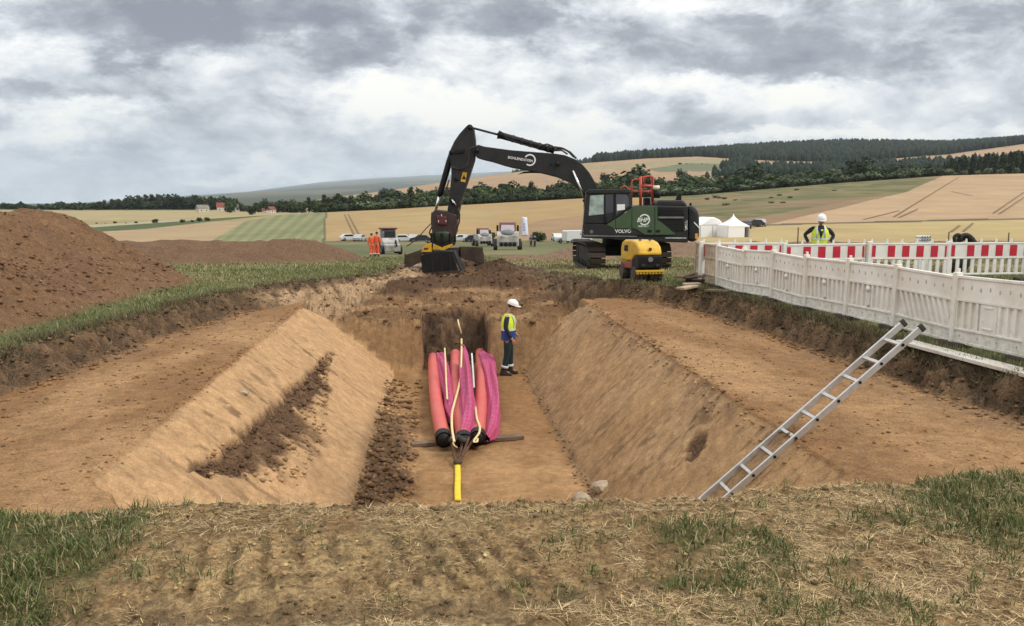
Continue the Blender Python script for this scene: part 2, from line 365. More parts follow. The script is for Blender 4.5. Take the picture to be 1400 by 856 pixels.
class MB:
    def __init__(s): s.v = []; s.f = []
    def add(s, vs, fs, M=None):
        n = len(s.v)
        s.v += [tuple(M @ Vector(p)) if M else tuple(p) for p in vs]
        s.f += [tuple(i+n for i in f) for f in fs]
        return s
    def box(s, x0, x1, y0, y1, z0, z1, M=None):
        vs = [(x, y, z) for x in (x0, x1) for y in (y0, y1) for z in (z0, z1)]
        return s.add(vs, [(0, 1, 3, 2), (4, 6, 7, 5), (0, 4, 5, 1), (2, 3, 7, 6), (0, 2, 6, 4), (1, 5, 7, 3)], M)
    def prism(s, poly, y0, y1, M=None):
        n = len(poly)
        vs = [(p[0], y0, p[1]) for p in poly]+[(p[0], y1, p[1]) for p in poly]
        fs = [tuple(range(n)), tuple(range(2*n-1, n-1, -1))]+[(i, (i+1) % n, n+(i+1) % n, n+i) for i in range(n)]
        return s.add(vs, fs, M)
    def loft(s, rings, cap=True, M=None):
        n = len(rings[0]); vs = [p for r in rings for p in r]; fs = []
        for k in range(len(rings)-1):
            for i in range(n):
                a = k*n+i; b = k*n+(i+1) % n; fs.append((a, b, b+n, a+n))
        if cap: fs += [tuple(range(n-1, -1, -1)), tuple(range((len(rings)-1)*n, len(rings)*n))]
        return s.add(vs, fs, M)
    def tube(s, pts, r, n=8, cap=True, M=None, flat=1.):
        pts = [Vector([float(c) for c in p]) for p in pts]; rings = []
        rr = r if isinstance(r, (list, tuple)) else [r]*len(pts)
        up = None
        for i, p in enumerate(pts):
            d = (pts[min(i+1, len(pts)-1)]-pts[max(i-1, 0)]).normalized()
            if up is None:
                up = Vector((0, 0, 1)) if abs(d.z) < .9 else Vector((1, 0, 0))
            a = d.cross(up).normalized(); b = a.cross(d).normalized(); up = b
            rings.append([p+a*(rr[i]*math.cos(t))+b*(rr[i]*flat*math.sin(t)) for t in (2*math.pi*k/n for k in range(n))])
        return s.loft(rings, cap, M)
    def ell(s, c, r, nu=12, nv=8, M=None, v0=0., v1=1.):
        rings = []
        for j in range(nv+1):
            t = math.pi*(v0+(v1-v0)*j/nv)
            st = max(math.sin(t), .001)
            rings.append([(c[0]+r[0]*st*math.cos(2*math.pi*k/nu), c[1]+r[1]*st*math.sin(2*math.pi*k/nu), c[2]+r[2]*math.cos(t)) for k in range(nu)])
        return s.loft(rings, True, M)
    def mesh(s, name, mat, smooth=False):
        me = bpy.data.meshes.new(name); me.from_pydata(s.v, [], s.f)
        bm = bmesh.new(); bm.from_mesh(me); bmesh.ops.recalc_face_normals(bm, faces=bm.faces); bm.to_mesh(me); bm.free()
        if smooth: me.polygons.foreach_set('use_smooth', [True]*len(me.polygons))
        if mat: me.materials.append(mat)
        return me
    def build(s, name, mat, parent=None, smooth=False, bevel=0., seg=2):
        o = bpy.data.objects.new(name, s.mesh(name, mat, smooth)); link(o, parent)
        if bevel:
            m = o.modifiers.new('bevel', 'BEVEL'); m.width = bevel; m.segments = seg; m.limit_method = 'ANGLE'; m.angle_limit = R(35)
        return o
def ring(c, rx, ry, n=14): return [(c[0]+rx*math.cos(2*math.pi*k/n), c[1]+ry*math.sin(2*math.pi*k/n), c[2]) for k in range(n)]

# ---------------------------------------------------------------- materials
def nodes(m):
    m.use_nodes = True; nt = m.node_tree; b = nt.nodes['Principled BSDF']; return nt, nt.nodes, nt.links, b
MATS = {}
def mat(name, c, rough=.6, metal=0., var=.15, scale=4., bump=.0, dirt=None, damt=.0, spec=.4, coat=0., bscale=None, dscale=None, splash=0.):
    if name in MATS: return MATS[name]
    m = bpy.data.materials.new(name); nt, N, L, b = nodes(m)
    tc = N.new('ShaderNodeTexCoord')
    n = N.new('ShaderNodeTexNoise'); n.inputs['Scale'].default_value = scale; n.inputs['Detail'].default_value = 5; n.inputs['Roughness'].default_value = .6
    L.new(tc.outputs['Object'], n.inputs[0])
    mr = N.new('ShaderNodeMapRange'); mr.inputs['From Min'].default_value = .3; mr.inputs['From Max'].default_value = .7
    mr.inputs['To Min'].default_value = 1-var; mr.inputs['To Max'].default_value = 1+var; L.new(n.outputs['Fac'], mr.inputs[0])
    mul = N.new('ShaderNodeVectorMath'); mul.operation = 'SCALE'; mul.inputs[0].default_value = c; L.new(mr.outputs[0], mul.inputs['Scale'])
    out = mul.outputs[0]
    if dirt:
        n2 = N.new('ShaderNodeTexNoise'); n2.inputs['Scale'].default_value = dscale or scale*.6; n2.inputs['Detail'].default_value = 8; n2.inputs['Roughness'].default_value = .7
        mp = N.new('ShaderNodeMapping'); mp.inputs['Location'].default_value = (3.3, 1.2, 7.7); L.new(tc.outputs['Object'], mp.inputs[0]); L.new(mp.outputs[0], n2.inputs[0])
        r2 = N.new('ShaderNodeMapRange'); r2.inputs['From Min'].default_value = .42; r2.inputs['From Max'].default_value = .72; r2.inputs['To Max'].default_value = damt
        L.new(n2.outputs['Fac'], r2.inputs[0])
        df = r2.outputs[0]
        if splash:
            sx = N.new('ShaderNodeSeparateXYZ'); L.new(tc.outputs['Object'], sx.inputs[0])
            n4 = N.new('ShaderNodeTexNoise'); n4.inputs['Scale'].default_value = 9; n4.inputs['Detail'].default_value = 8; n4.inputs['Roughness'].default_value = .75; L.new(tc.outputs['Object'], n4.inputs[0])
            q1 = N.new('ShaderNodeMath'); q1.operation = 'MULTIPLY_ADD'; L.new(sx.outputs[2], q1.inputs[0]); q1.inputs[1].default_value = -.42; L.new(n4.outputs['Fac'], q1.inputs[2])
            r4 = N.new('ShaderNodeMapRange'); r4.inputs['From Min'].default_value = .36; r4.inputs['From Max'].default_value = .56; r4.inputs['To Max'].default_value = splash; L.new(q1.outputs[0], r4.inputs[0])
            q2 = N.new('ShaderNodeMath'); q2.operation = 'MAXIMUM'; L.new(df, q2.inputs[0]); L.new(r4.outputs[0], q2.inputs[1]); df = q2.outputs[0]
        mx = N.new('ShaderNodeMix'); mx.data_type = 'RGBA'; L.new(df, mx.inputs['Factor']); L.new(out, mx.inputs['A']); mx.inputs['B'].default_value = (*dirt, 1)
        out = mx.outputs['Result']
    L.new(out, b.inputs['Base Color'])
    b.inputs['Roughness'].default_value = rough; b.inputs['Metallic'].default_value = metal
    b.inputs['Specular IOR Level'].default_value = spec; b.inputs['Coat Weight'].default_value = coat
    if bump:
        n3 = N.new('ShaderNodeTexNoise'); n3.inputs['Scale'].default_value = bscale or scale*5; n3.inputs['Detail'].default_value = 4; L.new(tc.outputs['Object'], n3.inputs[0])
        bp = N.new('ShaderNodeBump'); bp.inputs['Strength'].default_value = bump; bp.inputs['Distance'].default_value = .02
        L.new(n3.outputs['Fac'], bp.inputs['Height']); L.new(bp.outputs[0], b.inputs['Normal'])
    MATS[name] = m; return m
MUD = (.20, .125, .07)
M_dark = mat('charcoal_paint', (.017, .0185, .020), .5, var=.25, dirt=(.10, .075, .05), damt=.2, scale=2, spec=.3)
M_black = mat('black_steel', (.008, .008, .009), .6, var=.3, dirt=(.07, .05, .03), damt=.18, spec=.25, scale=3)
M_green = mat('dark_green_paint', (.050, .092, .040), .42, var=.12, dirt=(.16, .13, .09), damt=.2, scale=1.5)
M_rubber = mat('black_rubber', (.018, .018, .018), .8, var=.3, dirt=MUD, damt=.4)
M_track = mat('worn_track_steel', (.075, .062, .052), .55, .4, var=.4, dirt=(.16, .115, .075), damt=.6, scale=5)
M_chrome = mat('chrome_rod', (.75, .75, .75), .18, 1., var=.05)
M_red = mat('signal_red_paint', (.44, .065, .04), .45, var=.15, dirt=(.25, .14, .09), damt=.2)
M_maroon = mat('maroon_paint', (.11, .02, .025), .45, var=.25, dirt=MUD, damt=.3)
M_yellow = mat('yellow_paint', (.66, .40, .025), .42, var=.15, dirt=(.20, .11, .05), damt=.45, scale=3)
M_yellow2 = mat('tool_yellow_paint', (.72, .40, .02), .45, var=.2, dirt=(.10, .06, .03), damt=.4, scale=5)
M_white = mat('white_paint', (.78, .77, .74), .5, var=.06, dirt=(.42, .36, .28), damt=.35)
M_letter = mat('white_lettering', (.80, .80, .78), .5, var=.04)
M_grille = mat('grey_trim', (.16, .165, .17), .5, var=.2)
M_plast = mat('dirty_white_plastic', (.83, .80, .73), .5, var=.07, dirt=(.48, .40, .28), damt=.45, scale=3, dscale=2.2, splash=.6)
M_plast2 = mat('clean_white_plastic', (.78, .76, .71), .5, var=.06, dirt=(.40, .33, .25), damt=.35, scale=3, splash=.4)
M_foil = mat('red_reflective_foil', (.50, .022, .045), .4, var=.12)
M_alu = mat('brushed_aluminium', (.62, .62, .61), .42, .75, var=.12, dirt=(.35, .29, .22), damt=.3, scale=9)
M_wood = mat('weathered_wood', (.15, .10, .065), .85, var=.35, scale=6, bump=.3)
M_palewood = mat('pale_timber', (.36, .27, .18), .8, var=.3, scale=5, bump=.3)
M_board = mat('white_board', (.66, .62, .54), .6, var=.1, dirt=(.34, .27, .19), damt=.5, scale=2)
M_rust = mat('brown_steel_plate', (.055, .038, .028), .7, .3, var=.35, dirt=(.17, .115, .075), damt=.6, scale=2)
M_skin = mat('skin', (.42, .24, .16), .6, var=.08)
M_helm = mat('white_helmet_shell', (.80, .78, .74), .35, var=.04)
M_hivis = mat('yellow_hivis_cloth', (.62, .76, .06), .8, var=.15, scale=14, bump=.3)
M_refl = mat('silver_reflective_tape', (.62, .64, .63), .45, var=.08)
M_navy = mat('navy_cloth', (.016, .02, .032), .85, var=.3, scale=14, bump=.4)
M_blue = mat('blue_cloth', (.025, .06, .22), .85, var=.25, scale=14, bump=.4)
M_dgreen = mat('dark_green_trousers', (.014, .030, .032), .85, var=.3, scale=12, bump=.4)
M_boot = mat('dark_boot_leather', (.02, .017, .015), .7, var=.3, dirt=MUD, damt=.4)
M_orange = mat('orange_hivis_cloth', (.75, .11, .035), .8, var=.15, scale=14)
M_hair = mat('dark_hair', (.03, .022, .017), .8, var=.3)
M_eye = mat('eye', (.05, .04, .035), .3, var=.05)
M_coral = mat('coral_pipe_plastic', (.55, .095, .08), .55, var=.10, scale=2, dirt=(.42, .2, .14), damt=.3)
M_rope = mat('cream_webbing', (.66, .52, .27), .8, var=.2, scale=20)
M_sling = mat('yellow_sling_webbing', (.72, .52, .03), .75, var=.2, scale=16, bump=.3)
M_strapred = mat('brown_rope', (.10, .05, .03), .85, var=.3, scale=20)
M_dusty = mat('dusty_truck_paint', (.46, .44, .41), .6, var=.25, dirt=(.12, .085, .06), damt=.85, scale=1.6, dscale=1.3)
M_tent = mat('white_tent_fabric', (.80, .80, .79), .6, var=.03)
M_silver = mat('silver_car_paint', (.38, .39, .40), .35, var=.04, coat=.3)
M_carwhite = mat('white_car_paint', (.60, .60, .59), .35, var=.04, coat=.3)
M_cardark = mat('dark_car_paint', (.025, .028, .035), .35, var=.05, coat=.3)
M_carblue = mat('blue_car_paint', (.04, .09, .22), .35, var=.05, coat=.3)
M_lens = mat('amber_lens', (.75, .33, .05), .3, var=.05)
M_banner = mat('pale_lilac_banner_cloth', (.70, .70, .82), .7, var=.06)
M_stone = mat('pale_field_stone', (.36, .28, .19), .85, var=.3, scale=7, bump=.5)
M_roof = mat('red_roof_tiles', (.20, .06, .04), .8, var=.25, scale=.8)
M_greyroof = mat('grey_roof_tiles', (.20, .18, .15), .8, var=.25, scale=.8)
M_wall = mat('pale_render_wall', (.55, .50, .42), .8, var=.1)
M_bark = mat('tree_bark', (.09, .065, .045), .9, var=.3)
def glass_mat():
    m = bpy.data.materials.new('tinted_cab_glass'); nt, N, L, b = nodes(m)
    b.inputs['Base Color'].default_value = (.30, .36, .33, 1); b.inputs['Roughness'].default_value = .04
    b.inputs['Transmission Weight'].default_value = .55; b.inputs['Specular IOR Level'].default_value = .8
    return m
M_glass = glass_mat()
def darkglass_mat():
    m = bpy.data.materials.new('dark_window_glass'); nt, N, L, b = nodes(m)
    b.inputs['Base Color'].default_value = (.02, .025, .03, 1); b.inputs['Roughness'].default_value = .08; b.inputs['Specular IOR Level'].default_value = .7
    return m
M_dglass = darkglass_mat()
def plaid_mat():
    m = bpy.data.materials.new('magenta_plaid_fabric'); nt, N, L, b = nodes(m)
    tc = N.new('ShaderNodeTexCoord')
    def lines(vec, scale, th):
        w = N.new('ShaderNodeTexWave'); w.bands_direction = vec; w.inputs['Scale'].default_value = scale; w.inputs['Distortion'].default_value = 3.0; w.inputs['Detail'].default_value = 2
        w.inputs['Detail Scale'].default_value = 1.5
        L.new(tc.outputs['UV'], w.inputs[0])
        r = N.new('ShaderNodeMapRange'); r.inputs['From Min'].default_value = th; r.inputs['From Max'].default_value = th+.15; L.new(w.outputs['Fac'], r.inputs[0]); return r.outputs[0]
    a = lines('X', 2.2, .70); c = lines('Y', 2.6, .78)
    mx = N.new('ShaderNodeMath'); mx.operation = 'MAXIMUM'; L.new(a, mx.inputs[0]); L.new(c, mx.inputs[1])
    n = N.new('ShaderNodeTexNoise'); n.inputs['Scale'].default_value = 9; n.inputs['Detail'].default_value = 5; L.new(tc.outputs['Object'], n.inputs[0])
    c1 = N.new('ShaderNodeMix'); c1.data_type = 'RGBA'; c1.inputs['A'].default_value = (.30, .018, .075, 1); c1.inputs['B'].default_value = (.50, .05, .145, 1); L.new(n.outputs['Fac'], c1.inputs['Factor'])
    c2 = N.new('ShaderNodeMix'); c2.data_type = 'RGBA'; L.new(c1.outputs['Result'], c2.inputs['A']); c2.inputs['B'].default_value = (.42, .14, .27, 1)
    s = N.new('ShaderNodeMath'); s.operation = 'MULTIPLY'; s.inputs[1].default_value = .38; L.new(mx.outputs[0], s.inputs[0]); L.new(s.outputs[0], c2.inputs['Factor'])
    L.new(c2.outputs['Result'], b.inputs['Base Color']); b.inputs['Roughness'].default_value = .75
    bp = N.new('ShaderNodeBump'); bp.inputs['Strength'].default_value = .6; bp.inputs['Distance'].default_value = .02; L.new(n.outputs['Fac'], bp.inputs['Height']); L.new(bp.outputs[0], b.inputs['Normal'])
    return m
M_plaid = plaid_mat()
def ground_mat():
    m = bpy.data.materials.new('site_soil'); nt, N, L, b = nodes(m)
    g = N.new('ShaderNodeTexCoord')
    at_ = N.new('ShaderNodeAttribute'); at_.attribute_name = 'Col'
    mk = N.new('ShaderNodeAttribute'); mk.attribute_name = 'Msk'
    sp = N.new('ShaderNodeSeparateColor'); L.new(mk.outputs['Color'], sp.inputs[0])
    def noise(scale, det, mapping=None, rough=.6):
        n = N.new('ShaderNodeTexNoise'); n.inputs['Scale'].default_value = scale; n.inputs['Detail'].default_value = det; n.inputs['Roughness'].default_value = rough
        if mapping:
            mp = N.new('ShaderNodeMapping'); mp.inputs['Scale'].default_value = mapping[0]; mp.inputs['Rotation'].default_value = mapping[1]; L.new(g.outputs['Object'], mp.inputs[0]); L.new(mp.outputs[0], n.inputs[0])
        else: L.new(g.outputs['Object'], n.inputs[0])
        return n.outputs['Fac']
    def mr(x, a, c, t0, t1):
        r = N.new('ShaderNodeMapRange'); r.inputs['From Min'].default_value = a; r.inputs['From Max'].default_value = c; r.inputs['To Min'].default_value = t0; r.inputs['To Max'].default_value = t1
        L.new(x, r.inputs[0]); return r.outputs[0]
    def mth(op, a, c):
        n = N.new('ShaderNodeMath'); n.operation = op
        for i, x in enumerate((a, c)):
            if isinstance(x, (int, float)): n.inputs[i].default_value = x
            else: L.new(x, n.inputs[i])
        return n.outputs[0]
    nf = noise(38, 6); nm = noise(7, 7, None, .65); nb = noise(1.3, 5); ng = noise(150, 4, None, .7)
    grain = mth('MULTIPLY', mth('SUBTRACT', mth('MULTIPLY', mr(nf, .38, .62, .66, 1.34), mr(ng, .36, .64, .74, 1.26)), 1.), mth('ADD', mth('MULTIPLY', sp.outputs[1], .75), .25))
    v = mth('MULTIPLY', mth('MULTIPLY', mth('ADD', grain, 1.), mr(nm, .3, .7, .74, 1.26)), mr(nb, .3, .7, .86, 1.14))
    sc = N.new('ShaderNodeVectorMath'); sc.operation = 'SCALE'; L.new(at_.outputs['Color'], sc.inputs[0]); L.new(v, sc.inputs['Scale'])
    # scrape marks of the bucket teeth running down the cut slopes
    st = noise(1, 5, ((.9, 11, .9), (0, 0, R(9))), .62)
    st2 = noise(1, 4, ((2.6, 22, 2.6), (0, 0, R(8))), .6)
    brk = noise(1.6, 3)
    sm = mth('MULTIPLY', mth('MAXIMUM', mr(st, .58, .63, 0, .85), mr(st2, .60, .65, 0, .75)), mr(brk, .38, .6, .1, 1))
    sm = mth('MULTIPLY', sm, sp.outputs[0])
    mx = N.new('ShaderNodeMix'); mx.data_type = 'RGBA'; L.new(sm, mx.inputs['Factor']); L.new(sc.outputs[0], mx.inputs['A']); mx.inputs['B'].default_value = (.185, .108, .054, 1)
    L.new(mx.outputs['Result'], b.inputs['Base Color']); b.inputs['Roughness'].default_value = .92; b.inputs['Specular IOR Level'].default_value = .2
    h = mth('ADD', mth('ADD', mth('MULTIPLY', nm, .05), mth('ADD', mth('MULTIPLY', nf, .022), mth('MULTIPLY', ng, .007))), mth('MULTIPLY', sm, -.03))
    hh = mth('MULTIPLY', h, mth('ADD', mth('MULTIPLY', sp.outputs[1], 1.1), .25))
    bp = N.new('ShaderNodeBump'); bp.inputs['Strength'].default_value = 1; bp.inputs['Distance'].default_value = 1.; L.new(hh, bp.inputs['Height']); L.new(bp.outputs[0], b.inputs['Normal'])
    return m
M_ground = ground_mat()
def attr_mat(name, rough=.9, var=(.85, 1.15), scale=.05, island=False, trans=0.):
    m = bpy.data.materials.new(name); nt, N, L, b = nodes(m)
    at_ = N.new('ShaderNodeAttribute'); at_.attribute_name = 'Col'
    if island:
        g = N.new('ShaderNodeNewGeometry'); f = g.outputs['Random Per Island']; lo, hi = 0, 1
    else:
        tc = N.new('ShaderNodeTexCoord'); n = N.new('ShaderNodeTexNoise'); n.inputs['Scale'].default_value = scale; n.inputs['Detail'].default_value = 8; n.inputs['Roughness'].default_value = .65
        L.new(tc.outputs['Object'], n.inputs[0]); f = n.outputs['Fac']; lo, hi = .3, .7
    r = N.new('ShaderNodeMapRange'); r.inputs['From Min'].default_value = lo; r.inputs['From Max'].default_value = hi; r.inputs['To Min'].default_value = var[0]; r.inputs['To Max'].default_value = var[1]
    L.new(f, r.inputs[0])
    sc = N.new('ShaderNodeVectorMath'); sc.operation = 'SCALE'; L.new(at_.outputs['Color'], sc.inputs[0]); L.new(r.outputs[0], sc.inputs['Scale'])
    L.new(sc.outputs[0], b.inputs['Base Color']); b.inputs['Roughness'].default_value = rough; b.inputs['Specular IOR Level'].default_value = .2
    return m
M_fields = attr_mat('fields', .95, (.84, 1.16), .06)
M_blade = attr_mat('grass_blades', .8, (.65, 1.35), island=True)
M_clod = attr_mat('soil_clods', .95, (.6, 1.2), island=True)
def leaf_mat(name, a, c):
    m = bpy.data.materials.new(name); nt, N, L, b = nodes(m)
    g = N.new('ShaderNodeNewGeometry'); oi = N.new('ShaderNodeObjectInfo')
    mx = N.new('ShaderNodeMix'); mx.data_type = 'RGBA'; mx.inputs['A'].default_value = (*a, 1); mx.inputs['B'].default_value = (*c, 1); L.new(g.outputs['Random Per Island'], mx.inputs['Factor'])
    r = N.new('ShaderNodeMapRange'); r.inputs['To Min'].default_value = .75; r.inputs['To Max'].default_value = 1.3; L.new(oi.outputs['Random'], r.inputs[0])
    sc = N.new('ShaderNodeVectorMath'); sc.operation = 'SCALE'; L.new(mx.outputs['Result'], sc.inputs[0]); L.new(r.outputs[0], sc.inputs['Scale'])
    L.new(sc.outputs[0], b.inputs['Base Color']); b.inputs['Roughness'].default_value = .8; b.inputs['Specular IOR Level'].default_value = .2
    return m
M_leafd = leaf_mat('dark_foliage', (.016, .026, .012), (.045, .066, .024))
M_leafm = leaf_mat('mid_foliage', (.030, .048, .018), (.075, .105, .036))
M_leafp = leaf_mat('pale_foliage', (.055, .075, .040), (.12, .145, .075))
M_pine = leaf_mat('conifer_foliage', (.010, .020, .013), (.026, .042, .022))
M_forest = leaf_mat('forest_foliage', (.008, .015, .010), (.024, .038, .020))

# ================================================================ SETTING: site ground
def build_site():
    xf = np.arange(-3.4, 4.4, .0165)
    def outw(a, b, d0, n):
        k = np.linspace(0, 1, n+1)[1:]; s = 1 if b > a else -1
        L_ = abs(b-a); p = math.log(d0/L_)/math.log(1/n)
        return a+s*L_*k**max(p, 1)
    xl = np.arange(-3.4-.035, -9, -.035); xr = np.arange(4.4+.035, 9.4, .035)
    X = np.concatenate([outw(xl[-1], -62, .05, 75)[::-1], xl[::-1], xf, xr, outw(xr[-1], 80, .05, 75)])
    Y = [-12, -8, -5, -3, -1.5, -.5, .3, 1, 1.5, 1.9, 2.2, 2.4]
    y = 2.42
    while y < 6: Y.append(y); y += .012+.002*(y-2.4)
    while y < 24: Y.append(y); y *= 1.0046
    while y < 74: Y.append(y); y *= 1.009
    Y.append(74.)
    Y = np.array(Y); nx, ny = len(X), len(Y)
    XX, YY = np.meshgrid(X, Y)
    z, col, grs, stk, rgh = site(XX, YY)
    V = np.stack([XX, YY, z], -1).reshape(-1, 3)
    i = (np.arange(ny-1)[:, None]*nx+np.arange(nx-1)[None]).ravel()
    F = np.stack([i, i+1, i+1+nx, i+nx], 1)
    me = np_mesh('ground', V, F, M_ground, True)
    vcol(me, 'Col', col.reshape(-1, 3)); vcol(me, 'Msk', np.stack([stk, rgh, grs], -1).reshape(-1, 3))
    o = link(bpy.data.objects.new('ground', me)); tag(o, 'excavated brown building site ground with a trapezoid trench', kind='structure')
build_site()

def pip(u, v, poly):
    c = np.zeros(u.shape, bool); n = len(poly)
    for k in range(n):
        x0, y0 = poly[k]; x1, y1 = poly[(k+1) % n]
        if y0 == y1: continue
        c ^= ((y0 > v) != (y1 > v)) & (u < (x1-x0)*(v-y0)/(y1-y0)+x0)
    return c
def proj_np(X, Y, Z):
    q = np.stack([X, Y, Z-CZ], -1); w = q@FW
    return CXP+FPX*(q@RT)/w, CYP-FPX*(q@UP)/w
WHEAT = (.365, .245, .108); WHEAT2 = (.39, .29, .13); TANF = (.355, .24, .14); GRN = (.075, .095, .03); STRP = (.20, .205, .095); OLIVE = (.30, .24, .115)
def build_far():
    A = np.array([a_of(u) for u in np.arange(-420, 1830, 2.6)])
    D = np.concatenate([np.linspace(74, 180, 34)[:-1], np.geomspace(180, 460, 110)[:-1], np.geomspace(460, 900, 46)[:-1], np.geomspace(900, 1500, 44)[:-1], np.geomspace(1500, 3000, 40)[:-1], np.geomspace(3000, 29000, 70)])
    AA, DD = np.meshgrid(A, D)
    Z = far_z(AA, DD); X = AA*DD
    fade = sst(DD, 74, 90)
    Z = Z+fade*.10*fbm(X*.05, DD*.05, 5)
    Z = Z+sst(DD, 2900, 3600)*DD*.0007*fbm(X*.0009, DD*.0005, 6)
    u, v = proj_np(X, DD, Z)
    uj = u+2*fbm(X*.02, DD*.02, 7); vj = v+.7*fbm(X*.03, DD*.03, 8)
    col = np.empty(X.shape+(3,)); n1 = fbm(X*.02, DD*.01, 9); n2 = fbm(X*.1, DD*.03, 10)
    def paint(m, c):
        m = np.clip(m, 0, 1)[..., None]; col[...] = col*(1-m)+np.array(c)*m
    col[...] = (.115, .125, .05)
    paint(sst(n1+n2*.4, -.1, .5)*.8, (.23, .185, .095))
    paint((DD > 180) & (DD < 470), WHEAT); paint(((DD > 180) & (DD < 470))*sst(n1+.5*n2, -.2, .6)*.6, WHEAT2)
    # near edge: trampled grass and brown strips at the foot of the wheat
    paint(((DD > 165) & (DD < 192) & (u > 430) & (u < 960))*sst(n2, -.3, .3)*.8, (.13, .12, .06))
    br = pip(uj, vj, [(690, 316), (745, 300), (800, 294), (800, 326), (760, 330), (690, 326)])
    paint(br*.8, (.29, .185, .105))
    # left hand fields
    Lf = u < 442
    paint(Lf & (DD > 100), OLIVE)
    paint(pip(uj, vj, [(-500, 306), (110, 303), (250, 297), (345, 291), (400, 288), (400, 284), (-500, 284)]), (.32, .255, .125))
    paint(pip(u, vj, [(-500, 290), (300, 287.6), (300, 284), (-500, 284)]), (.09, .105, .04))
    paint(pip(u, v, [(-500, 324), (100, 319), (200, 313), (290, 303), (345, 297), (392, 292), (392, 290), (345, 293), (270, 301), (110, 312), (-500, 316)]), GRN)
    paint(pip(u, v, [(-500, 316), (110, 312), (270, 301), (345, 293), (345, 292), (270, 298.8), (110, 308.5), (-500, 312)]), (.37, .33, .21))
    paint(pip(u, v, [(-500, 345), (240, 345), (288, 330), (335, 303.5), (290, 303), (200, 313), (100, 319), (-500, 324)]), (.37, .265, .145))
    stripe = .5+.5*np.sin((u-(v-290)*-1.15)*2*math.pi/17)
    fs = pip(u, v, [(240, 345), (288, 330), (335, 303), (392, 292), (447, 290), (441, 345)])
    paint(fs, STRP); paint(fs*sst(stripe+.5*n2+.4*n1, .5, 1.)*.5, (.285, .27, .13)); paint(fs*sst(stripe+.5*n2-.3*n1, .4, .0)*.38, (.135, .15, .065))
    paint(pip(u, v, [(440.5, 345), (444, 290), (446.5, 290), (443.5, 345)]), (.10, .10, .045))
    # right hand rough ground and wheat
    rg = pip(uj, vj, [(880, 316), (880, 262), (1290, 238), (1296, 243), (1240, 262), (1150, 285), (1050, 308), (950, 326)])
    paint(rg, (.125, .125, .048)); paint(rg*sst(n1*.6+n2, -.1, .3)*.7, (.24, .195, .085)); paint(rg*sst(n2+.4*n1, .25, .5)*.7, (.075, .085, .03)); 
    paint(rg*sst(fbm(X*.01, DD*.045, 14), .05, .3)*.75, (.26, .165, .09)); paint(rg*sst(fbm(X*.01, DD*.05, 15), .15, .4)*.8, (.10, .115, .038))
    paint(pip(uj, vj, [(955, 304), (1040, 296), (1200, 268), (1215, 272), (1060, 308), (955, 312)])*.75, (.28, .175, .10))
    w = pip(u, vj, [(1050, 307), (1150, 284), (1243, 261), (1290, 240), (1420, 236), (1900, 230), (1900, 300), (1050, 307)])
    paint(w, (.43, .295, .17)); paint(w*sst(n1+.4*n2, -.1, .5)*.5, (.385, .255, .145))
    y = pip(u, v, [(900, 340), (960, 318), (1010, 312), (1050, 307), (1400, 299), (1900, 290), (1900, 340)])
    paint(y, (.42, .32, .145)); paint(y*sst(n2+n1, .1, .5)*.5, (.37, .26, .125))
    ln = np.abs(v-np.interp(u, [1040, 1100, 1400, 1900], [308, 306, 299, 289])) < 1.1
    paint(ln & (u > 1030), (.12, .095, .05))
    # valley and hill
    paint(DD > 470, (.09, .095, .04)); 
    lf2 = (DD > 470) & (DD < 900) & (u < 430); paint(lf2, (.36, .29, .145)); paint(lf2*(vj < 287.6)*(u < 330), (.10, .11, .045))
    hill = (DD > 850) & (DD < 1560) & (u > 430); paint(hill, TANF)
    paint(hill*sst(fbm(X*.004, DD*.004, 12), -.2, .2)*.5, (.37, .24, .13)); paint(hill*sst(n1, .1, .3)*.3, (.44, .31, .18))
    paint(pip(u, vj, [(690, 232), (800, 228), (862, 224), (960, 218), (1000, 217), (1000, 222), (900, 227), (800, 233), (690, 238)]), (.30, .26, .145))
    paint(pip(u, vj, [(885, 231), (940, 223), (985, 224), (1010, 229), (985, 234), (900, 235)])*1., (.15, .16, .085))
    paint(hill*pip(u, vj, [(1130, 260), (1290, 214), (1500, 185), (1500, 260)]), (.41, .275, .165))
    paint(DD > 1530, (.03, .04, .022)); 
    m3 = DD > 2900; paint(m3, (.055, .065, .035)); paint(m3*sst(fbm(X*.001, DD*.0006, 13), .05, .25)*.4, (.22, .19, .10))
    V = np.stack([X, DD, Z], -1).reshape(-1, 3); ny, nx = X.shape
    i = (np.arange(ny-1)[:, None]*nx+np.arange(nx-1)[None]).ravel()
    col = col*.86
    me = np_mesh('fields', V, np.stack([i, i+1, i+1+nx, i+nx], 1), M_fields, True); vcol(me, 'Col', col.reshape(-1, 3))
    tag(link(bpy.data.objects.new('fields', me)), 'golden wheat fields, green strips and far hills', kind='structure')
build_far()

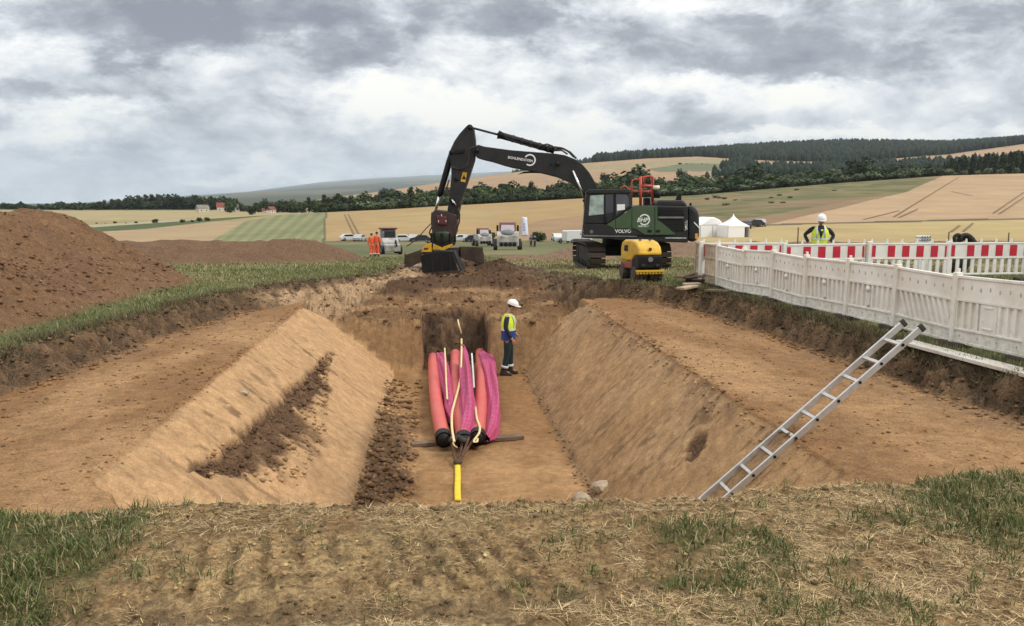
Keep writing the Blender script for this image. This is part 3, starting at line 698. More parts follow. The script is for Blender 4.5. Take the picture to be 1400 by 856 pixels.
def tramlines():
    mb = MB()
    def strip(pts, w, n=14):
        P_ = []
        for k in range(len(pts)-1):
            for q in range(n):
                t = q/n; P_.append([pts[k][j]*(1-t)+pts[k+1][j]*t for j in range(2)])
        P_.append(pts[-1]); prev = None; vs = []
        for (u, v) in P_:
            lo, hi = 90., 470.          # distance on the slope that shows at row v in this column
            a = a_of(u, v)
            for _ in range(24):
                m = (lo+hi)/2; zz = float(far_z(np.array([a]), np.array([m]))[0]); vv = proj_np(np.array([a*m]), np.array([m]), np.array([zz]))[1][0]
                if vv > v: lo = m
                else: hi = m
            x = a*lo; zz = float(far_z(np.array([a]), np.array([lo]))[0])+.16
            vs.append(Vector((x, lo, zz)))
        V = []; F = []
        for i, p in enumerate(vs):
            d = (vs[min(i+1, len(vs)-1)]-vs[max(i-1, 0)]); d.z = 0; d.normalize(); s = Vector((d.y, -d.x, 0))*w
            V += [p-s, p+s]
            if i: F.append((2*i-2, 2*i-1, 2*i+1, 2*i))
        mb.add(V, F)
    for a, b in (((471, 293), (484, 321)), ((476, 293), (491, 321)), ((1222, 297), (1310, 243)), ((1229, 298), (1255, 286)), ((1358, 292), (1402, 262)), ((1366, 293), (1410, 264)),
                 ((1300, 318), (1312, 309)), ((1317, 317), (1330, 306)), ((1180, 301), (1230, 288)), ((1330, 268), (1300, 262))):
        strip([a, b], .2)
    tag(mb.build('tractor_tracks', mat('trodden_wheat', (.17, .115, .055), .95)), 'dark tractor tracks through the wheat', kind='structure')
tramlines()

# ================================================================ ground cover (stuff)
def blades(name, pts, h, w, lean, cols, label, segs=2, lo=.3):
    """one mesh of many bent blades; pts N x 3, h/w arrays"""
    n = len(pts); rng = np.random.RandomState(len(pts))
    th = rng.rand(n)*2*np.pi; ld = rng.rand(n)*2*np.pi; ln = lean*(lo+(1.3-lo)*rng.rand(n))
    dx, dy = np.cos(th)*w*.5, np.sin(th)*w*.5
    lx, ly = np.cos(ld)*ln*h, np.sin(ld)*ln*h
    b = pts-np.array([0, 0, .01])
    rise = np.sqrt(np.maximum(.012, 1-np.minimum(ln, .995)**2))*h
    m = b+np.stack([lx*.35, ly*.35, rise*.6], -1); t = b+np.stack([lx, ly, rise], -1)
    s = np.stack([dx, dy, 0*dx], -1)
    if segs == 2:
        V = np.stack([b-s, b+s, m+s*.7, m-s*.7, t], 1).reshape(-1, 3); i = np.arange(n)*5
        F = np.concatenate([np.stack([i, i+1, i+2], 1), np.stack([i, i+2, i+3], 1), np.stack([i+3, i+2, i+4], 1)]); k = 5
    else:
        V = np.stack([b-s, b+s, t], 1).reshape(-1, 3); i = np.arange(n)*3; F = np.stack([i, i+1, i+2], 1); k = 3
    me = np_mesh(name, V, F, M_blade); vcol(me, 'Col', np.repeat(cols, k, 0))
    return tag(link(bpy.data.objects.new(name, me)), label, kind='stuff')
def lerpc(a, b, t): return np.array(a)*(1-t[:, None])+np.array(b)*t[:, None]
def scatter(n, x0, x1, y0, y1, keep, seed, pw=1.):
    rng = np.random.RandomState(seed); X = []; 
    y = y0*(y1/y0)**(rng.rand(n)**pw); x = x0+(x1-x0)*rng.rand(n)
    if keep == 'cone':
        x = (-.62+1.5*rng.rand(n))*y
    z, col, grs, stk, rgh = site(x, y)
    return x, y, z, col, grs, stk, rgh, rng
def ground_cover():
    # foreground: green tufts
    x, y, z, col, grs, stk, rgh, rng = scatter(260000, -4.6, 5.6, 2.7, 5.45, None, 3)
    tuft = fbm(x*8, y*8, 101, 3)
    keep = (rng.rand(len(x)) < np.clip(grs*1.25*(sst(tuft, -.55, .35)+.12), 0, 1)) & (grs > .05)
    x, y, z, tuft = x[keep], y[keep], z[keep], tuft[keep]; n = len(x)
    h = (.03+.05*rng.rand(n)**1.5)*(1+.5*sst(tuft, -.2, .6)); t = rng.rand(n)
    c = lerpc((.050, .078, .020), (.15, .175, .06), t); dr = rng.rand(n) < .22; c[dr] = lerpc((.30, .24, .12), (.42, .34, .19), t[dr])
    blades('foreground_grass', np.stack([x, y, z], 1), h, .004+.004*rng.rand(n), .75, c, 'green grass tufts in the trampled foreground')
    # foreground: dry straw lying about
    x, y, z, col, grs, stk, rgh, rng = scatter(420000, -4.2, 5.4, 2.7, 5.4, None, 5)
    pt = 1.15*fbm(x*6, y*6, 111, 4)+.35*fbm(x*.9, y*.9, 112)+.22*sst(x, .8, 2.)
    dens = sst(pt, -.15, .4)*np.where(x > .6, 1., .5)*(1-.6*sst(y, 3.65, 3.8)*sst(y, 4.55, 4.4)*sst(x, .8, .4))*(z > -.12)*(1-.35*grs)
    dens = np.maximum(dens, .9*sst(y, 4.45, 4.8)*(z > -.1)*sst(pt, -.5, .1)*np.where(x < -1.9, .2, 1.))
    keep = rng.rand(len(x)) < dens; x, y, z = x[keep], y[keep], z[keep]; n = len(x); t = rng.rand(n)
    c = lerpc((.34, .235, .11), (.76, .57, .31), t**1.4); dk = rng.rand(n) < .3; c[dk] = (.11, .075, .038)
    blades('dry_straw', np.stack([x, y, z+.012], 1), (.03+.085*rng.rand(n)**1.8), .0016+.0026*rng.rand(n), .985, c, 'dry trampled straw on the foreground soil', 2, 1.0)
    # mid distance grass: verges and the strip by the spoil heap
    x, y, z, col, grs, stk, rgh, rng = scatter(520000, 0, 0, 6.2, 60, 'cone', 8, .8)
    tuft = fbm(x*2.2, y*1.6, 121, 3)
    keep = (rng.rand(len(x)) < np.clip(grs*(sst(tuft, -.6, .3)+.25), 0, 1)) & (y > 6.2)
    x, y, z, tuft, grs = x[keep], y[keep], z[keep], tuft[keep], grs[keep]; n = len(x); t = rng.rand(n)
    left = x < -1
    c = lerpc((.085, .115, .036), (.20, .215, .085), t); dr = rng.rand(n) < np.where(left, .22, .38)+.3*(1-grs); c[dr] = lerpc((.28, .23, .12), (.42, .35, .20), t[dr])
    far_ = sst(y, 10, 45)
    blades('verge_grass', np.stack([x, y, z], 1), (.05+.07*rng.rand(n))*(1+.4*far_), (.008+.008*rng.rand(n))*(1+3*far_), .7, c, 'short grass on the verges beside the excavation', 1)
    # roots and dead tufts hanging on the topsoil edges
    V = []; n0 = 42000
    rng = np.random.RandomState(44); side = rng.rand(n0) < .5
    y = 7*(30/7.)**rng.rand(n0)
    x = np.where(side, XLf(y)-.05+rng.randn(n0)*.16, XRf(y)+.02+rng.randn(n0)*.16)
    z = site(x, y)[0]; t = rng.rand(n0)
    k = fbm(x*1.7, y*1.7, 131) > -.15; x, y, z, t = x[k], y[k], z[k], t[k]
    c = lerpc((.075, .058, .034), (.24, .185, .105), t**1.6); gr_ = rng.rand(len(t)) < .25; c[gr_] = (.09, .10, .04)
    blades('root_tufts', np.stack([x, y, z], 1), .07+.10*rng.rand(len(t)), .010+.008*rng.rand(len(t)), .9, c, 'dead tufts and roots along the topsoil edge', 1)
ground_cover()

def clods():
    rng = np.random.RandomState(9)
    base = []
    for s in range(6):
        v = np.array([(0, 0, 1), (.9, 0, .3), (.3, .85, .3), (-.75, .5, .25), (-.7, -.55, .3), (.3, -.85, .2), (0, 0, -.6)], float)
        v = v*(1+.35*(rng.rand(7, 1)-.5))+.2*(rng.rand(7, 3)-.5); base.append(v)
    f = np.array([(0, 1, 2), (0, 2, 3), (0, 3, 4), (0, 4, 5), (0, 5, 1), (6, 2, 1), (6, 3, 2), (6, 4, 3), (6, 5, 4), (6, 1, 5)])
    VS, FS, CS = [], [], []; cnt = 0
    def put(x, y, size, colfac=1.):
        nonlocal cnt
        z, col, *_ = site(x, y); n = len(x)
        th = rng.rand(n)*6.28; c, s = np.cos(th), np.sin(th); k = rng.randint(0, 6, n)
        b = np.array(base)[k]*size[:, None, None]; b[:, :, 2] *= .7
        vx = b[:, :, 0]*c[:, None]-b[:, :, 1]*s[:, None]+x[:, None]; vy = b[:, :, 0]*s[:, None]+b[:, :, 1]*c[:, None]+y[:, None]; vz = b[:, :, 2]+z[:, None]+.1*size[:, None]
        VS.append(np.stack([vx, vy, vz], -1).reshape(-1, 3)); FS.append((np.arange(n)[:, None, None]*7+f[None]+cnt).reshape(-1, 3)); cnt += n*7
        CS.append(np.repeat(np.clip(col*(.75+.45*rng.rand(n, 1))*colfac, 0, .5), 7, 0))
    def pw(n, lo, hi, p=3.): return lo+(hi-lo)*rng.rand(n)**p
    n = 2000; put(TL-.12+.8*rng.rand(n)**1.4, 11+8.5*rng.rand(n)**1.6, pw(n, .006, .085, 5.), .75+1.1*rng.rand(n, 1)**2.5)
    n = 1100; y = 9.2+8.5*rng.rand(n); put(gully_x(y)+gully_w(y)*rng.rand(n)*1.2, y, pw(n, .01, .06))
    n = 3200; x = -2.8+7*rng.rand(n); y = 20.9+19*rng.rand(n)**1.2; put(x, y, pw(n, .008, .12, 7.), .8+.7*rng.rand(n, 1)**3)
    n = 3600; y = 7.5+26*rng.rand(n); put(XLf(y)+.0+.9*rng.rand(n)**1.5, y, pw(n, .006, .06, 4.))
    n = 3200; y = 7.5+14*rng.rand(n); put(XRf(y)-.0-.8*rng.rand(n)**1.5, y, pw(n, .006, .055, 4.))
    n = 2600; y = 9+18*rng.rand(n); x = -10+3.6*rng.rand(n); put(x, y, pw(n, .006, .045, 4.), .8+.8*rng.rand(n, 1)**3)
    n = 1300; y = 12+13*rng.rand(n); x = np.interp(y, [12, 15.7, 18.3, 21.2, 24.5], [-7.8, -7.65, -7.4, -6.9, -6.6])+rng.randn(n)*.5; put(x, y, pw(n, .008, .075, 4.), .85+.6*rng.rand(n, 1)**2)
    n = 1500; put(-6.5+3.4*rng.rand(n), 6.5+13*rng.rand(n), pw(n, .006, .035))
    n = 1300; put(3.9+3*rng.rand(n), 6.5+13*rng.rand(n), pw(n, .006, .03))
    n = 900; x = -2.4+4.9*rng.rand(n); put(x, 4.72+.30*rng.rand(n), pw(n, .006, .028))
    n = 7000; put(-2.2+5.9*rng.rand(n), 3.1+1.85*rng.rand(n), pw(n, .003, .018, 4.), .7+.9*rng.rand(n, 1)**2)
    n = 500; y = 8+12.5*rng.rand(n); put(CR-.03+.1*rng.randn(n), y, pw(n, .01, .05)); put(CL+.06*rng.randn(n), y, pw(n, .006, .03)); put(TR+.06*rng.randn(n), y, pw(n, .008, .04))
    me = np_mesh('soil_clods', np.concatenate(VS), np.concatenate(FS), M_clod); vcol(me, 'Col', np.concatenate(CS))
    tag(link(bpy.data.objects.new('soil_clods', me)), 'crumbled soil clods scattered over heaps and cut edges', kind='stuff')
clods()

# single stones that stand out
def stone(name, u, v, z, size, label, seed):
    p = PZ(u, v, z); rng = random.Random(seed); bm = bmesh.new(); bmesh.ops.create_icosphere(bm, subdivisions=2, radius=1)
    for q in bm.verts:
        k = 1+.28*(vnoise(q.co.x*1.7+seed, q.co.y*1.7+q.co.z*1.3, seed)-.5)*2
        q.co = Vector((q.co.x*size*k*1.15, q.co.y*size*k, q.co.z*size*k*.75))
    me = bpy.data.meshes.new(name); bm.to_mesh(me); bm.free(); me.materials.append(M_stone)
    o = link(bpy.data.objects.new(name, me)); o.location = (p[0], p[1], ground(p[0], p[1])+size*.3)
    tag(o, label, 'stone', 'stones by the trench')
stone('stone', 820, 676, -2.35, .13, 'larger rounded tan stone at the near right corner of the trench floor', 3)
stone('stone', 795, 680, -2.35, .12, 'smaller rounded tan stone left of its neighbour at the trench floor corner', 5)
stone('stone', 336, 586, -1.55, .06, 'pale stone stuck in the dark gully of the left slope', 8)

# ================================================================ trees
def crown_mesh(name, kind, seed, m):
    rng = np.random.RandomState(seed); V = []; F = []
    def leafs(c, r, n, s):
        d = rng.randn(n, 3); d /= np.linalg.norm(d, axis=1)[:, None]; rad = (.55+.5*rng.rand(n))[:, None]
        p = c+d*r*rad
        a = rng.randn(n, 3); a -= d*(a*d).sum(1)[:, None]*.6; a /= np.linalg.norm(a, axis=1)[:, None]; b = np.cross(a, d); b /= np.linalg.norm(b, axis=1)[:, None]+1e-6
        q = s*(.6+.8*rng.rand(n))[:, None]
        base = sum(len(v) for v in V)
        V.append(np.stack([p-a*q-b*q*.6, p+a*q-b*q*.5, p+a*q*.7+b*q, p-a*q*.6+b*q*.8], 1).reshape(-1, 3))
        F.append(base+np.arange(n*4).reshape(-1, 4))
    if kind == 'round':
        for k in range(9):
            th = rng.rand()*6.28; rr = .30*rng.rand()**.5
            c = np.array([math.cos(th)*rr, math.sin(th)*rr, .34+.46*k/8]); leafs(c, np.array([.19, .19, .17])*(.75+.5*rng.rand()), 55, .045)
        leafs(np.array([0, 0, .5]), np.array([.30, .30, .36]), 150, .07); leafs(np.array([0, 0, .2]), np.array([.30, .30, .18]), 70, .06)
    elif kind == 'spread':
        for k in range(11):
            th = rng.rand()*6.28; rr = .52*rng.rand()**.5
            c = np.array([math.cos(th)*rr, math.sin(th)*rr, .24+.54*rng.rand()*(1-rr)]); leafs(c, np.array([.24, .24, .2])*(.7+.6*rng.rand()), 50, .05)
        leafs(np.array([0, 0, .36]), np.array([.5, .5, .36]), 170, .08)
    elif kind == 'tall':
        for k in range(10):
            z_ = .2+.72*k/9; c = np.array([rng.randn()*.05, rng.randn()*.05, z_]); r_ = .17*(1-abs(z_-.5)*.9); leafs(c, np.array([r_, r_, .12]), 45, .035)
    elif kind == 'cone':
        for k in range(12):
            z_ = .10+.86*k/11; r_ = .24*(1.03-z_); c = np.array([0, 0, z_]); leafs(c, np.array([r_, r_, .05+.02*rng.rand()]), 40, .035)
    elif kind == 'bush':
        for k in range(7):
            th = rng.rand()*6.28; c = np.array([math.cos(th)*.35*rng.rand(), math.sin(th)*.35*rng.rand(), .35+.3*rng.rand()]); leafs(c, np.array([.32, .32, .3]), 30, .09)
    return np_mesh(name, np.concatenate(V), np.concatenate(F), m)
def trunk_mesh(name):
    mb = MB(); mb.tube([(0, 0, -.05), (.01, 0, .2), (0, .01, .5), (.01, 0, .8)], [.035, .028, .018, .006], 6)
    mb.tube([(0, 0, .3), (.12, .03, .5), (.2, .05, .62)], [.014, .009, .004], 5); mb.tube([(0, 0, .35), (-.1, .06, .52), (-.17, .08, .66)], [.012, .008, .004], 5); mb.tube([(0, 0, .28), (-.03, -.1, .45), (-.05, -.18, .6)], [.012, .008, .004], 5)
    return mb.mesh(name, M_bark)
TRUNK = trunk_mesh('trunk')
CROWN = {}
for kind, ms in (('round', (M_leafd, M_leafm, M_leafp)), ('spread', (M_leafd, M_leafm, M_leafp)), ('tall', (M_leafd, M_leafm)), ('cone', (M_pine,)), ('bush', (M_leafd, M_leafp))):
    for mi, m in enumerate(ms):
        for q in range(2): CROWN[(kind, mi, q)] = crown_mesh('crown', kind, 11+mi*7+q*31+len(kind), m)
NT = 0
def tree(u, D, top, kind, mi, label, group, wid=1., cat='tree', name=None):
    """tree standing at distance D below column u, reaching up to row top"""
    global NT
    p = at(u, D); p.z -= .3
    h = P(u, top, D)[2]-p.z
    NT += 1
    o = bpy.data.objects.new(name or {'cone': 'conifer_tree', 'bush': 'shrub'}.get(kind, 'broadleaf_tree'), TRUNK); COL.objects.link(o)
    o.location = p; o.scale = (h*wid, h*wid, h); o.rotation_euler = (0, 0, random.random()*6.28)
    c = bpy.data.objects.new('crown', CROWN[(kind, mi, NT % 2)]); link(c, o)
    tag(o, label, cat, group)
def hedge():
    rnd = random.Random(5)
    KN = {'round': 'rounded', 'spread': 'spreading', 'tall': 'slender upright', 'cone': 'pointed'}
    CN = ['dark green', 'mid green', 'pale grey green']
    def seg_label(u, where):
        pass
    # the long hedge behind the golden field
    segs = [(440, 560, 'hedge left of the digger arm'), (560, 640, 'hedge behind the digger arm'), (640, 800, 'hedge under the digger boom'),
            (800, 905, 'hedge behind the digger cab'), (905, 1040, 'hedge right of the red rail'), (1040, 1180, 'hedge below the forest hill'), (1180, 1310, 'hedge above the right field')]
    tops = ([440, 520, 560, 600, 640, 690, 720, 760, 800, 850, 880, 905, 930, 980, 1020, 1060, 1130, 1200, 1250, 1300], [267, 264, 259, 257, 257, 249, 252, 249, 248, 238, 240, 244, 240, 237, 232, 232, 229, 226, 223, 226])
    for row, (D, step, lift) in enumerate(((468, 14, 7), (505, 12, 2), (545, 17, 0))):
        u = 440+row*4
        while u < 1308:
            top = np.interp(u, *tops)+lift+rnd.uniform(-3.5, 4)
            kind = rnd.choice(['round', 'spread', 'round', 'spread', 'tall' if u < 800 and row == 1 else 'round'])
            mi = rnd.choice([0, 1, 1, 2] if u > 880 and row < 2 else [0, 1, 1] if row < 2 else [0, 0, 1])
            if kind == 'tall': mi = 0; top -= 2
            s = next(t for a, b, t in segs if a <= u < b or t is segs[-1][2])
            row_t = ('front of the ', 'middle of the ', 'back of the ')[row]
            tree(u, D+rnd.uniform(-9, 9), top, kind, mi, f'{KN[kind]} {CN[mi]} tree at the {row_t}{s}', f'{KN[kind]} {CN[mi]} trees, {row_t}{s}', rnd.uniform(1.0, 1.35) if kind != 'tall' else 1.1)
            u += step*rnd.uniform(.75, 1.25)
    for u, top, t in ((862, 226, 'tallest broad dark tree rising behind the digger cab roof'), (692, 247, 'tall round dark tree standing out of the hedge under the boom'), (1019, 224, 'tall dark tree at the forest foot, right of the lone round tree'), (1168, 214, 'single tree standing against the tan field edge below the forest')):
        tree(u, 500, top, 'round', 0, t, None, 1.25)
    tree(932, 900, 231, 'round', 0, 'lone small round tree on the tan hill above the hedge', None, 1.3)
    tree(827, 880, 236, 'round', 0, 'small round tree on the tan hill left of the tallest hedge tree', None, 1.2)
    for u, w in ((529, 'left'), (540, 'right')): tree(u, 1050, 253 if w == 'left' else 255.5, 'spread', 0, f'{w} one of two small dark trees on the skyline left of the digger arm', None, 1.2)
    # left tree line on the horizon
    u = -60
    while u < 322:
        top = np.interp(u, [-60, 0, 30, 45, 60, 100, 120, 150, 185, 210, 250, 290, 320], [281, 279, 277, 281, 278, 277, 278, 275, 270, 268, 268, 269, 273])+rnd.uniform(-2.5, 2.5)
        kind = rnd.choice(['round', 'spread', 'round', 'tall'] if u < 230 else ['round', 'cone', 'round'])
        mi = 0
        w = 'horizon line above the spoil heap' if u < 80 else 'horizon line right of the spoil heap' if u < 150 else 'lower left part of the wood by the village' if u < 215 else 'tall middle of the wood by the village' if u < 270 else 'wood right behind the village houses'
        tree(u, 870+rnd.uniform(-30, 30), top, kind, mi, f'{KN[kind]} dark tree in the {w}', f'{KN[kind]} dark trees of the {w}', rnd.uniform(1.2, 1.7) if kind in ('round', 'spread') else 1.5)
        u += rnd.uniform(2.2, 4.4)
    # village trees
    for u, D, top, k in ((315, 640, 271, 'round'), (330, 700, 277, 'round'), (338, 690, 279, 'spread'), (345, 520, 279, 'round'), (354, 640, 275, 'round'), (368, 620, 272, 'round'), (377, 600, 271, 'spread'), (388, 600, 273, 'round'), (397, 570, 272, 'round'), (404, 560, 275, 'spread'), (414, 540, 274, 'round'),
                         (423, 530, 270, 'tall'), (432, 520, 272, 'round'), (440, 510, 271, 'round'), (452, 505, 269, 'round'), (463, 500, 266, 'tall')):
        tree(u, D, top, k, 0, f'{KN[k]} dark tree between the village and the golden field' if D != 520 else ('single bushy dark tree in front of the village by the striped field' if u == 345 else 'round dark tree where the hedge meets the striped field'), f'{KN[k]} dark trees by the village' if D != 520 else None, 1.2)
    u = 446
    while u < 1300:
        b = np.interp(u, [440, 600, 800, 950, 1050, 1150, 1300], [291, 282, 271, 266, 257.5, 249.5, 239.5]); s = next(t for a, b_, t in segs if a <= u < b_ or t is segs[-1][2]); mi = rnd.choice([0, 0, 1] if u < 880 else [0, 1, 1])
        tree(u, 456+rnd.uniform(-3, 3), b-rnd.uniform(9, 15), 'bush', mi, f'{("dark", "pale")[mi]} bush along the foot of the {s}', f'{("dark", "pale")[mi]} bushes, foot of the {s}', rnd.uniform(1.3, 1.9)); u += rnd.uniform(9, 14)
    # conifer wood at the right edge
    u = 1288
    while u < 1445:
        for D in (470, 500):
            top = np.interp(u, [1288, 1310, 1400, 1450], [219, 214, 207, 204])+rnd.uniform(-2, 3)+(4 if D == 470 else 0)
            tree(u+rnd.uniform(-3, 3), D, top, 'cone' if rnd.random() < .8 else 'tall', 0, f'{"shorter front" if D == 470 else "taller back"} row dark conifer in the {"left end" if u < 1340 else "right part"} of the wood above the wheat', f'{"front" if D == 470 else "back"} conifers, {"left end" if u < 1340 else "right part"} of the wood', 1.15, name='conifer_tree')
        u += rnd.uniform(4.5, 7)
    for i in range(11):
        tree(1245+i*17+rnd.uniform(-5, 5), 456, 231+rnd.uniform(-2, 3)-(i*.4), 'bush', 1, 'pale bush at the foot of the conifer wood', 'pale bushes along the conifer wood', 1.1)
    # shrubs on the field edge at left
    for u, top, l in ((132, 305.5, 'leftmost low'), (144, 306, 'second low'), (157, 303.5, 'third, larger'), (172, 305.5, 'fourth low'), (186, 303.5, 'fifth, taller'), (211, 299.5, 'largest upright'), (249, 300.5, 'rounded'), (263, 301.5, 'smallest'), (273, 298, 'wide'), (284, 297.5, 'rightmost')):
        tree(u, np.interp(u, [130, 200, 290], [375, 400, 425]), top-1.5, 'bush', 0, f'{l} shrub of the row on the field edge left of the village', 'shrubs on the left field edge', 1.25)
    for i in range(9):
        u = 742+i*7.5+rnd.uniform(-2, 2); tree(u, 290, 300.5-i*.9+rnd.uniform(-1.5, .5), 'bush', 1, 'low dark bush in the brown patch left of the digger cab', 'bushes in the brown patch left of the digger', 1.5)
    for u, top, l in ((663, 314, 'dark bush behind the maroon vehicle'), (738, 315, 'dark bush right of the white banner')): tree(u, 165, top, 'bush', 0, l, None, 1.4)
    for i in range(15):
        u = 930+rnd.random()*250; D = 240+170*rnd.random(); b = proj_np(*[np.array([q]) for q in at(u, D)])[1][0]
        if u > 1060 and b > 300-(u-1060)*.3: continue
        tree(u, D, b-rnd.uniform(1.5, 4), 'bush', 1, 'low shrub on the rough ground right of the digger', 'shrubs on the rough ground', 2.2)
    for i in range(7):
        tree(884+i*14+rnd.uniform(-4, 4), 1250, np.interp(884+i*14, [884, 930, 980], [227, 219, 221])+3+rnd.uniform(-1, 1), 'bush', 0, 'dark bush in the field hedge below the forest hill', 'bushes of the field hedge on the tan hill', 1.8)
hedge()

def forest():
    rng = np.random.RandomState(4); n = 19000
    u = 690+rng.rand(n)*1100; D = np.where(rng.rand(n) < .72, 1530+rng.rand(n)*900, 900+rng.rand(n)*630)
    a = np.array([a_of(x) for x in np.arange(600, 1900, 10)]); a = np.interp(u, np.arange(600, 1900, 10), a)
    z = far_z(a, D); x = a*D
    uu, vv = proj_np(x, D, z)
    keep = ~((uu < 812) & (D < 2200)) & (uu > 700) & ((D > 1530) | ((uu+rng.randn(n)*9 > 1000-(vv-225)*.9) & (vv > np.interp(uu, [1005, 1040, 1110, 1150, 1200, 1290, 1400], [218, 230, 231, 228, 226, 224, 217]))))
    x, D, z = x[keep], D[keep], z[keep]; n = len(x)
    h = (11+9*rng.rand(n))*np.where(D < 1530, .72, 1); cone = rng.rand(n) < np.where(D < 1530, .12, .5)
    k = 6; th = np.arange(k)*2*np.pi/k
    V = []; 
    r1 = np.where(cone, .24, .34)*h; 
    lev = [(0.02, .7), (.35, 1.0), (.7, .62)]
    vs = [np.stack([x, D, z+h], -1)[:, None]]
    for f_, w_ in lev:
        w2 = np.where(cone & (f_ > .5), w_*.55, w_)
        j = .75+.5*rng.rand(n, k)
        vs.append(np.stack([x[:, None]+np.cos(th)*(r1*w2)[:, None]*j, D[:, None]+np.sin(th)*(r1*w2)[:, None]*j, (z+h*f_)[:, None]+0*j+.1*h[:, None]*(rng.rand(n, k)-.5)], -1))
    V = np.concatenate(vs, 1).reshape(-1, 3); m = 1+3*k
    tri = []
    for i in range(k):
        i2 = (i+1) % k; tri.append((0, 1+2*k+i, 1+2*k+i2))
        for l in (0, 1):
            b0 = 1+l*k; b1 = 1+(l+1)*k; tri += [(b0+i, b0+i2, b1+i2), (b0+i, b1+i2, b1+i)]
    F = (np.arange(n)[:, None, None]*m+np.array(tri)[None]).reshape(-1, 3)
    tag(link(bpy.data.objects.new('hill_forest', np_mesh('hill_forest', V, F, M_forest))), 'dark forest covering the hill on the right', kind='stuff')
forest()

# ================================================================ EXCAVATOR
def text_mesh(s, size, depth, f, italic=0., bold=True):
    """lettering as a mesh; f maps (x right, y up, z out of the face) to the owner's space"""
    cu = bpy.data.curves.new('lettering', 'FONT'); cu.body = s; cu.size = size; cu.extrude = depth; cu.align_x = 'CENTER'; cu.align_y = 'CENTER'; cu.shear = italic
    if bold: cu.offset = size*.018
    cu.resolution_u = 2
    o = bpy.data.objects.new('lettering', cu); me = bpy.data.meshes.new_from_object(o)
    for v in me.vertices: v.co = f(*v.co)
    bpy.data.objects.remove(o); bpy.data.curves.remove(cu)
    me.name = 'lettering'; me.materials.clear(); me.materials.append(M_letter); return me
def lettering(s, size, depth, f, parent, name='lettering', italic=0., bold=True, m=None):
    me = text_mesh(s, size, depth, f, italic, bold)
    if m: me.materials.clear(); me.materials.append(m)
    return link(bpy.data.objects.new(name, me), parent)
def excavator():
    ph = R(8); O = np.array([7.7, 33.6, 0]); O[2] = zs(7.7, 33.6)+.02
    Fw = np.array([-math.cos(ph), math.sin(ph), 0]); Lf = np.array([-math.sin(ph), -math.cos(ph), 0])
    RZ = math.pi-ph
    root = empty('excavator', O, RZ, 'large dark green and charcoal tracked excavator with its arm lowered to a heap of soil', 'excavator')
    cp = np.array([0, 0, CZ])
    def ex(u, v, off):
        d = ray(u, v); t = ((O+off*Lf-cp)@Lf)/(d@Lf); q = cp+d*t
        return float((q-O)@Fw), float(q[2]-O[2])
    def pl(pts, off): return [ex(u, v, off) for u, v in pts]
    def prism(name, pts, off, y0, y1, m, bev=.02, parent=root, smooth=False):
        return MB().prism(pl(pts, off), y0, y1).build(name, m, parent, smooth, bev)
    def p3(u, v, off): p, z = ex(u, v, off); return (p, off, z)
    def tube(name, pts, off, r, m, n=10, parent=root):
        return MB().tube([p3(u, v, off) for u, v in pts], r, n).build(name, m, parent, True)
    S = 1.56
    # ---- house
    prism('upper_frame', [(797, 322.5), (941, 325), (941, 331), (938, 332), (905, 331), (858, 330), (835, 327), (797, 325.5)], S, -1.5, 1.54, M_dark, .03)
    prism('engine_house', [(866, 283), (872, 281), (897, 281), (941, 282), (941, 325.5), (868, 324)], S, -1.5, 1.50, M_dark, .04)
    prism('storage_box', [(822, 296), (866, 292), (866, 323), (818, 323)], S, -1.5, -.5, M_dark, .05)
    prism('engine_hood', [(898, 283), (899, 277), (903.5, 273.6), (934, 273.6), (939.5, 277), (941, 283)], S, -1.2, 1.35, M_dark, .08)
    cw = prism('counterweight', [(941.5, 280.5), (949, 282), (955, 287), (957, 296), (957.3, 322), (954.5, 330.5), (941.5, 331.5)], S, -1.5, 1.5, M_dark, .16)
    prism('tail_stripe', [(949, 303), (957.0, 311), (957.2, 313.5), (949, 305)], S-.02, 1.49, 1.515, M_letter, 0, cw)
    prism('rear_light', [(950.6, 319.5), (954.6, 319.5), (954.6, 327), (950.6, 327)], S, 1.495, 1.52, M_lens, .005, cw)
    prism('number_plate', [(936.4, 303), (940, 301.5), (940, 314.5), (936.4, 315.8)], S, 1.50, 1.52, M_letter, .004)
    a, b = ex(938.2, 308.7, S)
    lettering('EC380', .135, .004, lambda x, y, z: Vector((a+y, 1.522+z, b+x)), root, m=M_black)
    # green livery panels, each its own door
    prism('side_panel', [(829.5, 307), (841.3, 299.6), (841.3, 323-6), (838, 312)], S, 1.50, 1.575, M_green, .008)
    prism('side_panel', [(841.9, 299.4), (863.5, 285.4), (863.5, 317.5), (859, 312.3), (841.9, 312.3)], S, 1.50, 1.575, M_green, .008)
    prism('side_panel', [(864.2, 284.6), (867.5, 282), (894.8, 282), (894.8, 321), (881.5, 321), (868, 312.5), (864.2, 312.3)], S, 1.50, 1.585, M_green, .008)
    prism('side_panel', [(895.5, 282), (898.4, 282), (898.8, 301), (905, 305), (924, 321), (895.5, 321)], S, 1.50, 1.585, M_green, .008)
    prism('lower_panel', [(797.5, 306), (829, 307), (838, 312.4), (867.5, 313), (880, 321.2), (870, 321.3), (797.5, 321.3)], S, 1.50, 1.565, M_dark, .01)
    for x0 in (885, 896.5): prism('vent', [(x0, 314.2), (x0+6, 314.2), (x0+6, 318), (x0, 318)], S, 1.58, 1.592, M_black, .003)
    prism('trim_strip', [(797.8, 321.8), (871, 322.6), (871, 324), (797.8, 323.3)], S, 1.53, 1.565, M_grille, .003)
    prism('sill_strip', [(906, 323.6), (941, 324.2), (941, 326.6), (906, 326)], S, 1.50, 1.55, M_dark, .004)
    prism('air_grille', [(901, 284.5), (934.5, 284.5), (934.5, 295.5), (900, 295.5)], S, 1.50, 1.512, M_black, .004)
